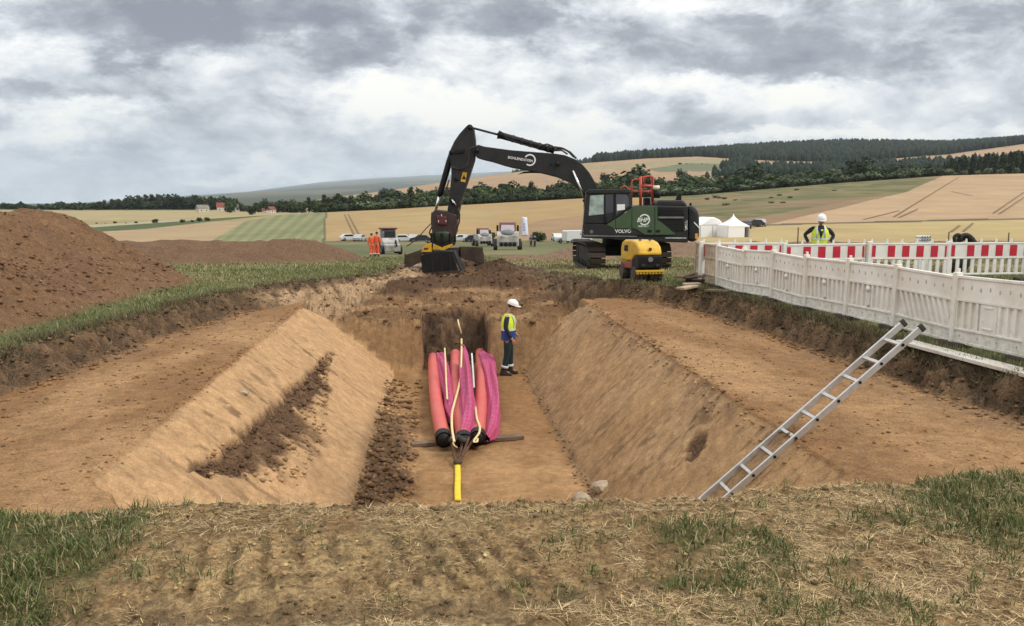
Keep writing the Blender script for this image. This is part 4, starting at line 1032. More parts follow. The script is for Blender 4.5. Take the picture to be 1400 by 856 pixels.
    prism('air_grille', [(903, 299.2), (934.5, 299.2), (934.5, 317), (925, 317), (904, 301.5)], S, 1.50, 1.512, M_black, .004)
    for k in range(5): prism('louvre', [(902, 286+k*2), (934, 286+k*2), (934, 286.7+k*2), (902, 286.7+k*2)], S, 1.508, 1.53, M_dark, 0)
    for k in range(6): prism('louvre', [(908+k*2.6, 303+k*2.2), (934, 303+k*2.2), (934, 303.8+k*2.2), (908+k*2.6, 303.8+k*2.2)], S, 1.508, 1.53, M_dark, 0)
    prism('trim_bar', [(900, 296.2), (934.8, 296.2), (934.8, 298.7), (900, 298.7)], S, 1.50, 1.56, M_grille, .005)
    prism('door_handle', [(934.2, 290), (935.6, 290), (935.6, 296), (934.2, 296)], S, 1.50, 1.55, M_black, .005)
    prism('exhaust', [(923.5, 274), (927, 264), (931.6, 264), (931.2, 274)], .9, .75, 1.0, M_black, .03)
    # logos
    def face_text(s, u, v, size, name='lettering', italic=0., yy=1.588, ang=0.):
        a, b = ex(u, v, S); c, s_ = math.cos(ang), math.sin(ang)
        return lettering(s, size, .004, lambda x, y, z: Vector((a-(x*c-y*s_), yy+z, b+x*s_+y*c)), root, name, italic)
    face_text('VOLVO', 852, 316.4, .185, yy=1.568)
    face_text('BHP', 878, 301, .235, italic=.25)
    face_text('HEER-GL-T', 879.5, 309.4, .085)
    face_text('www.bohlendoyen.com', 924, 325.3, .085, yy=1.552)
    def arc(u, v, r, w, t0, t1, off, yy, name='logo_ring'):
        a, b = ex(u, v, off); mb = MB(); n = 26; vs = []; fs = []
        for i in range(n+1):
            t = t0+(t1-t0)*i/n
            for rr in (r-w, r):
                for y_ in (yy, yy+.008): vs.append((a-rr*math.cos(t), y_, b+rr*math.sin(t)))
            if i:
                k = 4*i; fs += [(k-4, k-2, k+2, k), (k-3, k+1, k+3, k-1), (k-4, k, k+1, k-3), (k-2, k-1, k+3, k+2)]
        return mb.add(vs, fs).build(name, M_letter, root)
    arc(881, 300.4, .215, .045, R(-140), R(150), S, 1.586)
    # ---- cab
    cab = prism('cab', [(798, 300), (801.3, 265.5), (804, 262.5), (858, 261.6), (862.3, 265), (864, 284), (842, 299), (829.5, 306.5), (798, 306.5)], S, .52, 1.53, M_dark, .05)
    prism('cab_roof', [(800.5, 263), (804.5, 259), (859, 258.4), (863.5, 262.2), (861, 264.4), (801.5, 265)], S, .47, 1.58, M_dark, .04, cab)
    prism('side_window', [(806.8, 267.5), (825.6, 266.3), (825.6, 292.8), (804.8, 295)], S, 1.525, 1.545, mat('painted_reflection_glass', (.26, .33, .29), .06, var=.5, scale=3, spec=.8), .006, cab)  # pale green sky reflection painted into the first pane's base colour
    prism('side_window', [(827.6, 266.3), (839, 266), (839, 291), (827.6, 292.4)], S, 1.525, 1.54, M_dglass, .006, cab)
    prism('side_window', [(842, 265.8), (855.5, 265.6), (859.3, 269), (860.5, 281.5), (842, 293.5)], S, 1.525, 1.54, mat('smoked_window_glass', (.06, .065, .075), .1, var=.2, spec=.6), .006, cab)
    prism('paper_notice', [(843.6, 279.5), (854.4, 279.2), (854.4, 286.8), (843.6, 288)], S, 1.54, 1.55, M_letter, 0, cab)
    prism('door_pillar', [(825.8, 265.5), (827.4, 265.5), (827.4, 306), (825.8, 306)], S, 1.52, 1.56, M_black, .004, cab)
    prism('door_pillar', [(839.3, 265.2), (841.6, 265.2), (841.6, 299), (839.3, 300.5)], S, 1.52, 1.56, M_black, .004, cab)
    # operator silhouette is the dark seat
    prism('grab_rail', [(828.5, 296), (829.6, 296), (829.6, 305), (828.5, 305)], S, 1.54, 1.59, M_black, .005, cab)
    fx = ex(800.5, 280, S)[0]
    ws = MB().add([(fx+.10, .6, 1.25), (fx+.10, 1.45, 1.25), (fx-.02, 1.45, 2.85), (fx-.02, .6, 2.85), (fx+.13, .6, 1.25), (fx+.13, 1.45, 1.25), (fx+.01, 1.45, 2.85), (fx+.01, .6, 2.85)],
                 [(0, 1, 2, 3), (4, 5, 6, 7), (0, 1, 5, 4), (1, 2, 6, 5), (2, 3, 7, 6), (3, 0, 4, 7)]).build('windscreen', M_dglass, cab)
    a, b = ex(808.6, 316.8, S)
    MB().tube([(a, 1.56, b), (a, 1.585, b)], .07, 14).build('round_badge', M_grille, root)
    # ---- roof rails, mirrors
    rd = M_red
    tube('guard_rail', [(863.4, 281), (863.4, 251), (865, 246.5), (868, 245.3), (874.8, 245.3)], .9, .035, rd)
    tube('guard_rail', [(875.8, 282), (875.8, 241.5)], .9, .06, rd)
    tube('guard_rail', [(892.6, 281), (892.6, 242), (888.5, 241), (881, 242), (879.5, 245), (879.5, 254)], .9, .045, rd)
    tube('guard_rail', [(875.8, 254.5), (893, 254.5)], .9, .065, rd)
    tube('guard_rail', [(875.8, 262), (893, 262)], .9, .05, rd)
    tube('guard_rail', [(875.8, 242.3), (893, 242.3)], -.9, .04, rd)
    tube('guard_rail', [(875.8, 281), (875.8, 242.3)], -.9, .04, rd); tube('guard_rail', [(891.5, 281), (891.5, 242.3)], -.9, .05, rd)
    tube('guard_rail', [(848.5, 259.5), (851, 255.5), (855.5, 254.5), (859, 258), (866, 261.5), (875, 262)], .9, .03, rd)
    mb = MB(); c = p3(898, 262, .9); mb.tube([(c[0], .9, c[2]-.25), (c[0], .9, c[2]+.05)], .13, 12); mb.build('lamp_housing', M_black, root, True)
    c = p3(897, 255.5, .9); MB().tube([(c[0], .9, c[2]-.12), (c[0], .9, c[2]-.06), (c[0], .9, c[2]+.05)], [.08, .15, .14], 12).build('beacon_lamp', mat('cream_lamp', (.75, .70, .5), .4, var=.1), root, True)
    prism('battery_box', [(880, 270.5), (888, 270.5), (888, 281), (880, 281)], .2, -.1, .5, M_black, .02)
    prism('rear_mirror', [(943, 277.5), (945, 277.5), (945, 282), (943, 282)], .9, .8, 1.0, M_black, .01)
    # ---- boom
    bm_ = prism('boom', [(645.5, 207), (648, 200.5), (654, 197.8), (662, 200.3), (698, 205.2), (735, 208.2), (758, 209.8), (772, 212), (786, 217.5), (797, 225.5), (806, 236), (813, 248), (818, 259), (824, 275), (826, 290), (812, 290), (803, 272),
                         (794, 262.5), (782, 250.8), (762, 242.2), (745, 237.8), (729, 234.4), (700, 229.2), (688, 226), (672, 221), (661, 218.5), (652, 215.8)], .33, -.33, .33, M_dark, .03)
    for (u, v) in ((652, 206), (762, 224), (815, 283)):
        a, b = ex(u, v, .33); MB().tube([(a, -.40, b), (a, .40, b)], .10, 12).build('pin', M_black, root, True)
    ang = -math.atan2(ex(716, 219.5, .33)[1]-ex(697, 216.5, .33)[1], abs(ex(716, 219.5, .33)[0]-ex(697, 216.5, .33)[0]))
    a0, b0 = ex(711.5, 217.8, .33); ca, sa = math.cos(-ang), math.sin(-ang)
    lettering('BOHLENDOYEN', .138, .004, lambda x, y, z: Vector((a0-(x*ca-y*sa), .334+z, b0+(x*sa+y*ca))), root, bold=True)
    arc(724.5, 218.8, .235, .055, R(-128), R(148), .33, .332)
    prism('boom_plate', [(708, 238.2), (716, 234.4), (737, 233.2), (745, 236.8), (730, 236.2), (716, 236.6)], .33, -.15, .15, M_black, .005)
    # boom lift cylinder (rod shows silver)
    cyl = tube('boom_cylinder', [(799, 272), (814, 302)], .40, .10, M_black)
    tube('rod', [(783.5, 233.5), (800, 273)], .40, .05, M_chrome, 12, cyl)
    tube('work_lamp', [(752.6, 224.6), (753.6, 224.8)], .36, .06, M_black)
    # ---- arm cylinder on the boom
    ac = tube('arm_cylinder', [(681, 184), (686, 185.5), (758, 206)], 0., [.17, .135, .125], M_black, 12)
    tube('rod', [(644.5, 174.6), (682, 184.4)], 0., .045, M_dark, 10, ac)
    a, b = ex(684.5, 184.5, 0); MB().tube([(a, -.2, b), (a, .2, b)], .13, 12).build('gland', M_black, ac, True)
    for k in range(5): tube('clamp', [(700+k*12, 189.4+k*3.4), (703+k*12, 190.2+k*3.4)], 0., .15, M_dark, 10, ac)
    def hose(pts, off, r=.03): return tube('hose', pts, off, r, M_rubber, 7)
    hose([(735, 202), (742, 198.5), (748, 197), (755, 199.6), (760, 205)], .15); hose([(738, 205), (745, 200.5), (752, 201.5), (757, 207)], .1)
    hose([(757, 201), (768, 202.5), (777, 207), (785, 215)], .1, .04); hose([(760, 204), (770, 203.2), (780, 208.5), (788, 217)], -.05, .04); hose([(757, 206), (768, 205.5), (776, 211)], .2, .035)
    hose([(648, 201), (642.5, 203), (640.8, 208), (641.2, 218), (639, 226.5), (632, 231), (623, 230.5), (616, 227.5)], .42, .035)
    hose([(736, 203.5), (720, 199), (700, 192.5), (690, 188)], .16, .02)
    # ---- stick
    stk = prism('dipper_arm', [(636, 174), (640.5, 170), (644.5, 170.3), (647.3, 175), (649.5, 190), (650, 200), (648.5, 219), (643, 236), (637.5, 253), (631, 272), (627, 290), (626.5, 300), (611, 300), (611.8, 286), (615, 262),
                              (617, 240), (616.5, 224), (614, 212), (615, 206), (621, 193), (628, 183)], .28, -.28, .28, M_dark, .03)
    prism('warning_sign', [(632.8, 235.2), (638.6, 236.2), (636.4, 249.4), (629.8, 248)], .28, .283, .30, M_yellow2, 0, stk)
    a, b = ex(634.3, 242, .30); MB().prism([(a-.09, b-.09), (a+.09, b-.09), (a, b+.08)], .301, .306).build('warning_triangle', M_black, stk)
    prism('gusset', [(622, 205), (635, 204), (634, 209), (622, 210)], .28, .28, .36, M_black, .01, stk)
    for (u, v) in ((642.5, 174.5), (617, 208.5), (618, 291), (624, 245)):
        a, b = ex(u, v, .28); MB().tube([(a, -.34, b), (a, .34, b)], .09, 12).build('pin', M_black, stk, True)
    bc = tube('bucket_cylinder', [(617, 209), (614, 222), (602.5, 262), (601, 268)], 0., [.09, .13, .12, .10], M_black, 12)
    tube('rod', [(601, 266), (595.4, 289)], 0., .055, M_chrome, 10, bc)
    tube('link', [(617, 270), (620, 276), (623.5, 281)], .36, .06, M_black)
    tube('link_rod', [(618, 273), (623.6, 281.2)], .45, .03, M_chrome)
    hose([(614, 246), (611, 256), (612.5, 266), (616, 272), (617.5, 280)], .3)
    hose([(626, 284), (628.5, 293), (628, 304), (624, 313), (622, 318)], .3)
    hose([(594, 290), (590.5, 291), (590, 300), (590.5, 310), (588, 315), (587, 319), (590, 324)], .3, .03)
    hose([(590, 305), (583, 312), (576, 320), (566, 330), (556, 337)], .2, .02)
    # ---- tilting coupler
    cf = prism('tilt_coupler', [(589.5, 293), (594, 286.5), (611, 288.5), (624.5, 294), (624, 316), (620, 325), (592, 325), (589.6, 311)], .36, -.36, .36, mat('dark_maroon_cast_steel', (.035, .02, .02), .5, var=.4, dirt=MUD, damt=.2, scale=3), .05)
    prism('hydraulic_block', [(597, 294.5), (611, 295.5), (610.6, 307.5), (598, 306.8)], .38, .34, .48, M_maroon, .03, cf)
    for (u, v) in ((599.5, 303), (609.8, 302.6), (603.6, 294.6)): tube('fitting', [(u-.4, v), (u+.4, v)], .50, .045, M_white, 8, cf)
    a, b = ex(606, 322, 0)
    MB().loft([ring((a, 0, b-.28), .40, .40, 20), ring((a, 0, b-.18), .47, .47, 20), ring((a, 0, b+.12), .47, .47, 20), ring((a, 0, b+.2), .40, .40, 20)]).build('rotator', mat('dark_green_cast', (.02, .035, .02), .5, var=.4, dirt=MUD, damt=.15), root, True, .02)
    for k in range(8): t = k*math.pi/4; MB().box(-.05, .05, -.06, .06, b-.26, b+.1, Matrix.Translation((a+.47*math.cos(t), .47*math.sin(t), 0)) @ Matrix.Rotation(t, 4, 'Z')).build('bolt_block', M_black, root)
    prism('adapter_plate', [(583, 331), (621, 331), (620, 336), (600, 339), (586, 337)], .3, -.4, .4, M_black, .03)
    for y0, y1 in ((.30, .42), (-.42, -.30)):
        prism('coupler_ear', [(575.5, 345.4), (578, 339), (584, 333), (590, 332), (590.2, 345.5)], .42, y0, y1, M_yellow2, .01)
        prism('coupler_ear', [(592, 333), (603.5, 338), (604, 341.4), (592, 341.4)], .42, y0, y1, M_yellow2, .01)
        prism('coupler_ear', [(601, 342), (606, 337.4), (618.4, 333.2), (618.9, 335.8), (608, 342)], .42, y0, y1, M_yellow2, .01)
    prism('ear_label', [(579.5, 339), (586, 338.5), (585.5, 341.4), (579.5, 341.8)], .42, .42, .428, M_maroon, 0)
    # ---- bucket: open shell, back towards the camera
    bk = prism('bucket', [(576, 349), (592, 345), (618, 344), (620, 351), (627, 371.7), (604, 374), (579.5, 376), (577, 360)], .5, .42, .52, M_black, .02)
    A = pl([(576, 349), (618, 344), (629.5, 371.5), (579.5, 376)], .5)
    (xa, za), (xb, zb_), (xc, zc), (xd, zd) = A
    MB().add([(xa, .44, za), (xd, .44, zd), (xa, -.5, za), (xd+.05, -.75, zd)], [(0, 1, 3, 2)]).build('side_plate', M_black, bk).modifiers.new('solid', 'SOLIDIFY').thickness = .05
    MB().add([(xb, .44, zb_), (xc, .44, zc), (xb, -.5, zb_), (xc-.05, -.75, zc)], [(0, 1, 3, 2)]).build('side_plate', M_black, bk).modifiers.new('solid', 'SOLIDIFY').thickness = .05
    MB().box(xb, xa, -.55, .44, max(za, zb_)-.08, max(za, zb_)-.02).build('top_plate', M_black, bk)
    prism('cutting_edge', [(579.3, 373.4), (629, 369.6), (630.5, 372), (579.5, 376.8)], .54, .50, .56, M_rust, .006, bk)
    for u in (590.4, 603, 615): prism('wear_strip', [(u-.8, 348), (u+.8, 348), (u+2.2, 373), (u+.6, 373.2)], .54, .51, .545, M_dark, .004, bk)
    # ---- undercarriage
    az = R(2.6)
    ax = np.array([math.sin(az), math.cos(az)]); side = np.array([math.cos(az), -math.sin(az)])
    def put(o, w, rz):
        d = Vector((w[0]-O[0], w[1]-O[1], 0)); d.rotate(Matrix.Rotation(-RZ, 3, 'Z')); o.location = (d.x, d.y, w[2]-O[2]); o.rotation_euler = (0, 0, rz-RZ)
    fl = PZ(815, 371, O[2]-.05)[:2]; fr = fl+side*2.72+np.array([0, .35])
    Lt, rt_, wd = 4.7, .50, .72
    shoe = MB().box(-.095, .095, -wd/2, wd/2, 0, .03)
    for gx in (-.075, 0, .075): shoe.box(gx-.012, gx+.012, -wd/2, wd/2, .03, .062)
    shoe_me = shoe.mesh('track_shoe', M_track)
    per = 2*(Lt-2*rt_)+2*math.pi*rt_; n = 46
    for q, f0 in enumerate((fl, fr)):
        ctr = f0+ax*Lt/2*np.array([1, 1]); zg = O[2]-.02
        tr = MB()
        tr.box(-Lt/2+rt_*.7, Lt/2-rt_*.7, -.20, .20, .18, rt_*2-.16)
        tr.tube([(-Lt/2+rt_, -.22, rt_), (-Lt/2+rt_, .22, rt_)], rt_-.08, 18); tr.tube([(Lt/2-rt_, -.22, rt_), (Lt/2-rt_, .22, rt_)], rt_-.08, 18)
        for k in range(8): xx = -Lt/2+rt_*1.5+k*(Lt-3*rt_)/7; tr.tube([(xx, -.23, .16), (xx, .23, .16)], .12, 10)
        t = tr.build('track', M_black, root, False, .01)
        put(t, (ctr[0], ctr[1], zg), math.atan2(ax[1], ax[0]))
        for k in range(n):
            s = per*k/n; st = Lt-2*rt_
            if s < st: x, z, a = -st/2+s, 2*rt_, 0
            elif s < st+math.pi*rt_: a = (s-st)/rt_; x, z = st/2+rt_*math.sin(a), rt_+rt_*math.cos(a)
            elif s < 2*st+math.pi*rt_: x, z, a = st/2-(s-st-math.pi*rt_), 0, math.pi
            else: a = math.pi+(s-2*st-math.pi*rt_)/rt_; x, z = -st/2+rt_*math.sin(a), rt_+rt_*math.cos(a)
            so_ = bpy.data.objects.new('track_shoe', shoe_me); link(so_, t); so_.location = (x, 0, z-.03 if a == 0 else z+.03*(1 if a == math.pi else 0)); so_.rotation_euler = (0, a, 0)
    mid = (fl+fr)/2+ax*Lt/2
    cfz = MB().box(-.9, .9, -1.2, 1.2, .45, .85).tube([(0, 0, .8), (0, 0, 1.30)], .72, 24).build('undercarriage_frame', M_black, root, False, .03)
    put(cfz, (mid[0], mid[1], O[2]), math.atan2(ax[1], ax[0]))
excavator()

# ================================================================ TRENCH ROLLER
def roller():
    p = PZ(887, 393, zs(6.3, 24.5)); gz = zs(p[0], p[1]+.6)
    root = empty('trench_roller', (p[0], p[1]+.92, gz), R(-90+4), 'yellow and black padfoot trench roller parked in front of the excavator tracks', 'trench roller')
    root.scale = (.9, .9, .88)
    # local +x towards the camera, y across
    prof = [(-.90, .58), (-.92, .98), (-.80, 1.17), (-.55, 1.25), (.20, 1.27), (.55, 1.22), (.80, 1.10), (.88, .92), (.90, .84), (.45, .80), (.1, .62)]
    MB().prism(prof, -.36, .36).build('hood', M_yellow, root, False, .08, 3)
    MB().prism([(.12, .60), (.46, .78), (.91, .82), (.90, .46), (.70, .40), (.1, .42)], -.37, .37).build('front_cover', M_black, root, False, .03)
    MB().prism([(-.88, .42), (-.88, .56), (.08, .60), (.30, .72), (.30, .40), (-.6, .36)], -.375, .375).build('side_frame', mat('dirty_red_paint', (.26, .06, .03), .6, var=.3, dirt=(.18, .10, .06), damt=.6, scale=4), root, False, .03)
    MB().box(-.6, .6, -.28, .28, .22, .44).build('chassis', M_black, root, False, .03)
    MB().tube([(.905, 0, .72), (.925, 0, .72)], .075, 16).build('round_badge', M_grille, root, False)
    MB().prism([(.86, .98), (.89, .98), (.89, 1.07), (.86, 1.07)], -.045, .045).build('crest_badge', M_maroon, root, False, .01)
    b = MB().box(.84, .94, -.43, .43, .335, .40); 
    for k in range(9): b.tube([(.89, -.38+k*.095, .335), (.89, -.38+k*.095, .275)], .042, 8)
    b.build('scraper_bar', M_yellow, root, False, .01)
    for s in (-1, 1): MB().tube([(.3, s*.15, 1.25), (.3, s*.15, 1.31), (.42, s*.15, 1.31), (.42, s*.15, 1.25)], .015, 6).build('lifting_eye', M_black, root, True)
    for s in (-1, 1):
        lg = MB().box(.88, .93, s*.22-.06, s*.22+.06, .50, .58).build('headlight', M_dglass, root, False, .008)
    for s in (-1, 1):
        MB().prism([(-.55, .9), (-.15, .9), (-.15, 1.1), (-.5, 1.08)], s*.362-.004, s*.362+.004).build('side_vent', M_black, root)
    for x in (-.58, .58):
        for s in (-1, 1):
            mb = MB(); y0, y1 = s*.04, s*.43
            mb.tube([(x, min(y0, y1), .25), (x, max(y0, y1), .25)], .215, 20)
            for k in range(12):
                for j in range(3):
                    a = 2*math.pi*(k+.5*(j % 2))/12; yy = s*(.10+.125*j)
                    M = Matrix.Translation((x, yy, .25)) @ Matrix.Rotation(a, 4, 'Y')
                    mb.add([(-.035, -.05, .205), (.035, -.05, .205), (.035, .05, .205), (-.035, .05, .205), (-.025, -.04, .25), (.025, -.04, .25), (.025, .04, .25), (-.025, .04, .25)],
                           [(4, 5, 6, 7), (0, 1, 5, 4), (1, 2, 6, 5), (2, 3, 7, 6), (3, 0, 4, 7), (0, 3, 2, 1)], M)
            mb.build('drum', M_track, root)
roller()

# ================================================================ PEOPLE
def skin(name, V, E, r, m, parent, sub=2, root_i=0):
    me = bpy.data.meshes.new(name); me.from_pydata(V, E, []); me.materials.append(m)
    o = link(bpy.data.objects.new(name, me), parent)
    sk = o.modifiers.new('skin', 'SKIN'); sk.use_smooth_shade = True; sk.branch_smoothing = .6
    lay = me.skin_vertices[0].data
    for i, q in enumerate(r):
        lay[i].radius = q if isinstance(q, tuple) else (q, q)
        lay[i].use_root = (i == root_i)
    sb = o.modifiers.new('sub', 'SUBSURF'); sb.levels = sub; sb.render_levels = sub
    return o
def person(loc, rz, label, group, H=1.78, arms=None, head_tilt=.0, head_turn=0., legs=None, upper=M_navy, trousers=M_dgreen, vest=None, vest_low=None, helmet=True, bands=True, simple=False):
    """local +x forward, +y left; arms: {side: (elbow, wrist, hand direction)} relative to a 1.78 m figure"""
    root = empty('person', loc, rz, label, 'person', group); k = H/1.78; root.scale = (k, k, k)
    arms = arms or {1: ((-.02, .25, 1.13), (.06, .25, .88), (.2, 0, -1)), -1: ((-.02, -.25, 1.13), (.06, -.25, .88), (.2, 0, -1))}
    legs = legs or {1: ((.02, .10, .50), (-.03, .11, .09)), -1: ((.02, -.10, .50), (-.03, -.11, .09))}
    ht = head_tilt
    V = [(0, 0, .95), (.01, 0, 1.12), (.0, 0, 1.30), (-.01, 0, 1.42), (0, 0, 1.50), (.02+ht*.10, 0, 1.575), (.035+ht*.2, 0, 1.645-ht*.02), (.01+ht*.22, 0, 1.735-ht*.05)]
    E = [(i, i+1) for i in range(7)]; r = [(.15, .11), (.14, .11), (.155, .115), (.11, .08), .055, (.066, .06), (.082, .094), (.068, .08)]
    def add(p, par, rad): V.append(tuple(p)); r.append(rad); E.append((par, len(V)-1)); return len(V)-1
    hd = V[6]
    add((hd[0]+.108, 0, hd[2]-.012), 6, (.010, .012))                         # nose
    for s in (-1, 1): add((hd[0]-.015, s*.098, hd[2]+.0), 6, (.008, .018))     # ears
    LE = {}; AR = {}
    for s in (-1, 1):
        h = add((0, s*.095, .90), 0, .095); kn = add(legs[s][0], h, .062); an = add(legs[s][1], kn, .042)
        ft = add((legs[s][1][0]+.15, legs[s][1][1]+s*.02, .04), an, (.042, .035)); LE[s] = ((0, s*.095, .90), legs[s][0], legs[s][1])
        sh = add((0, s*.185, 1.42), 3, .058); el = add(arms[s][0], sh, .042); wr = add(arms[s][1], el, .029)
        d = Vector(arms[s][2]).normalized(); w = Vector(arms[s][1]); pm = add(w+d*.055, wr, (.036, .02))
        across = d.cross(Vector((0, 1, 0))); across = across.normalized() if across.length > .3 else Vector((1, 0, 0))
        AR[s] = ((0, s*.185, 1.42), arms[s][0], arms[s][1])
        if not simple:
            for q, ln in enumerate((.070, .080, .075, .058)):
                off = across*((q-1.5)*.019); curl = Vector((0, -s*.25, 0))
                a1 = add(w+d*(.095)+off, pm, .0085); a2 = add(w+d*(.095+ln*.55)+off+curl*.05, a1, .008); add(w+d*(.095+ln*.95)+off+curl*.14, a2, .007)
            t1 = add(w+d*.045+across*.04, pm, .010); add(w+d*.085+across*.055+Vector((0, -s*.01, 0)), t1, .008)
    skin('body', V, E, r, M_skin, root)
    # jacket with sleeves
    JV = [(0, 0, .93), (.01, 0, 1.12), (0, 0, 1.30), (-.01, 0, 1.42), (0, 0, 1.485)]; JE = [(i, i+1) for i in range(4)]; JR = [(.165, .125), (.165, .13), (.172, .13), (.125, .10), .075]
    for s in (-1, 1):
        b = len(JV); JV += [AR[s][0], AR[s][1], tuple(Vector(AR[s][2])*.93+Vector(AR[s][1])*.07)]; JR += [.074, .058, .046]; JE += [(3, b), (b, b+1), (b+1, b+2)]
    skin('jacket', JV, JE, JR, upper, root)
    TV = [(0, 0, 1.0), (0, 0, .93)]; TE = [(0, 1)]; TR_ = [(.16, .125), (.165, .13)]
    for s in (-1, 1):
        b = len(TV); l = LE[s]; TV += [l[0], l[1], (l[2][0], l[2][1], .10)]; TR_ += [.112, .085, .072]; TE += [(1, b), (b, b+1), (b+1, b+2)]
        mb = MB()
        fx, fy = l[2][0], l[2][1]
        mb.loft([[(fx-.085, fy-.045, 0), (fx+.19, fy-.045+s*.02, 0), (fx+.19, fy+.045+s*.02, 0), (fx-.085, fy+.045, 0)], [(fx-.09, fy-.052, .05), (fx+.20, fy-.05+s*.02, .045), (fx+.20, fy+.05+s*.02, .045), (fx-.09, fy+.052, .05)],
                 [(fx-.08, fy-.05, .10), (fx+.08, fy-.048, .095), (fx+.08, fy+.048, .095), (fx-.08, fy+.05, .10)], [(fx-.065, fy-.055, .17), (fx+.06, fy-.055, .17), (fx+.06, fy+.055, .17), (fx-.065, fy+.055, .17)]])
        mb.build('boot', M_boot, root, True, .012)
        if bands:
            t = .13; q0 = Vector(l[2]); q1 = Vector(l[1]); c = q0.lerp(q1, .22); c2 = q0.lerp(q1, .36)
            MB().tube([c, c2], [.088, .088], 14).build('reflective_band', M_refl, root, True)
    skin('trousers', TV, TE, TR_, trousers, root)
    if vest:
        top = [(.98, .185, .235), (1.12, .19, .235), (1.26, .19, .24), (1.36, .165, .225), (1.44, .115, .165), (1.485, .085, .105)]
        lo = 1.10 if vest_low else .98
        rg = [ring((.0, 0, z), a*.90, b_*.98, 20) for z, a, b_ in [(lo, np.interp(lo, [.98, 1.2], [.185, .19]), .235)]+[t for t in top if t[0] > lo+.01]]
        MB().loft(rg, False).build('safety_vest', vest, root, True)
        if vest_low:
            MB().loft([ring((0, 0, z), a, b_, 20) for z, a, b_ in ((.86, .172, .215), (.98, .172, .222), (1.10, .174, .232))], False).build('vest_skirt', vest_low, root, True)
        MB().loft([ring((0, 0, z), .178, .240, 20) for z in (1.085, 1.135)], False).build('reflective_band', M_refl, root, True)
        if not vest_low:
            MB().add([(.180, 0, 1.10), (.178, .045, 1.26), (.150, .085, 1.38), (.085, .075, 1.49), (.085, -.075, 1.49), (.150, -.085, 1.38), (.178, -.045, 1.26), (.10, 0, 1.3)],
                     [(0, 1, 2, 3, 4, 5, 6), (0, 7, 1), (1, 7, 2), (2, 7, 3), (3, 7, 4), (4, 7, 5), (5, 7, 6), (6, 7, 0)]).build('shirt_front', M_navy, root)
        for s in (-1, 1):
            MB().tube([(.145, s*.10, 1.14), (.172, s*.105, 1.28), (.13, s*.10, 1.40), (.02, s*.10, 1.485)], .026, 6, flat=.35).build('reflective_band', M_refl, root, True)
    # head details
    hx, hz = V[6][0], V[6][2]
    for s in (-1, 1): MB().ell((hx+.082, s*.034, hz+.022), (.012, .014, .009), 8, 6).build('eye', M_eye, root, True)
    MB().tube([(hx+.078, -.026, hz-.052), (hx+.088, 0, hz-.054), (hx+.078, .026, hz-.052)], .006, 6).build('mouth', mat('lips', (.28, .11, .09), .6), root, True)
    MB().ell((hx-.022, 0, hz+.035), (.098, .097, .10), 14, 8, None, .0, .62).build('hair', M_hair, root, True)
    if helmet:
        T = Matrix.Translation((hx-.005, 0, hz+.055)) @ Matrix.Rotation(.12+ht*.5, 4, 'Y')
        mb = MB(); mb.loft([ring((0, 0, 0), .140, .122, 22), ring((0, 0, .045), .136, .118, 22), ring((-.004, 0, .085), .112, .098, 22), ring((-.006, 0, .115), .07, .062, 22), ring((-.006, 0, .125), .02, .02, 22)], True, T)
        hm = mb.build('helmet', M_helm, root, True)
        MB().loft([[(x*1.0+ (.055 if x > .05 else 0), y, z) for x, y, z in ring((0, 0, -.004), .146, .128, 22)], [(x+(.06 if x > .05 else 0), y, z) for x, y, z in ring((0, 0, .010), .146, .128, 22)]], True, T).build('brim', M_helm, hm, True)
        MB().tube([T @ Vector((-.09, 0, .095)), T @ Vector((0, 0, .127)), T @ Vector((.09, 0, .092))], .014, 6).build('ridge', M_helm, hm, True)
    return root
# worker on the trench floor, seen from his right, looking down at the pipes' far end
p = PZ(695, 512, -2.4)
person((p[0], p[1], zs(p[0], p[1])), R(-14), 'worker in white helmet, yellow and blue vest and dark trousers standing on the trench floor', None, 1.80,
       {1: ((.0, .25, 1.14), (.16, .20, .96), (.5, -.1, -.8)), -1: ((-.03, -.25, 1.15), (.13, -.23, .90), (.35, .05, -1))}, .4,
       0, {1: ((.03, .10, .50), (.02, .11, .09)), -1: ((-.01, -.10, .50), (-.09, -.11, .09))}, M_navy, M_dgreen, M_hivis, M_blue)
w = P(1121, 333, 23.2)
person((w[0], w[1], ground(w[0], w[1])), R(-90-20), 'worker in white helmet and yellow safety vest behind the red and white barrier', None, 1.80,
       {1: ((-.02, .36, 1.20), (.12, .24, 1.0), (.5, -.6, -.3)), -1: ((-.08, -.42, 1.22), (.05, -.30, .98), (.5, .5, -.5))}, .65, 0, None, M_navy, M_blue, M_hivis, None)
for u, v, l, a in ((508.5, 349, 'left of two workers in full orange clothing on the far grass', R(100)), (515.5, 350, 'right of two workers in full orange clothing on the far grass', R(75))):
    q = at(u, 62, 349)
    person(q, a, l, 'two workers in orange on the far grass', 1.82 if 'right' in l else 1.72, None, .1, 0, None, M_orange, M_orange, None, None, False, True, True)

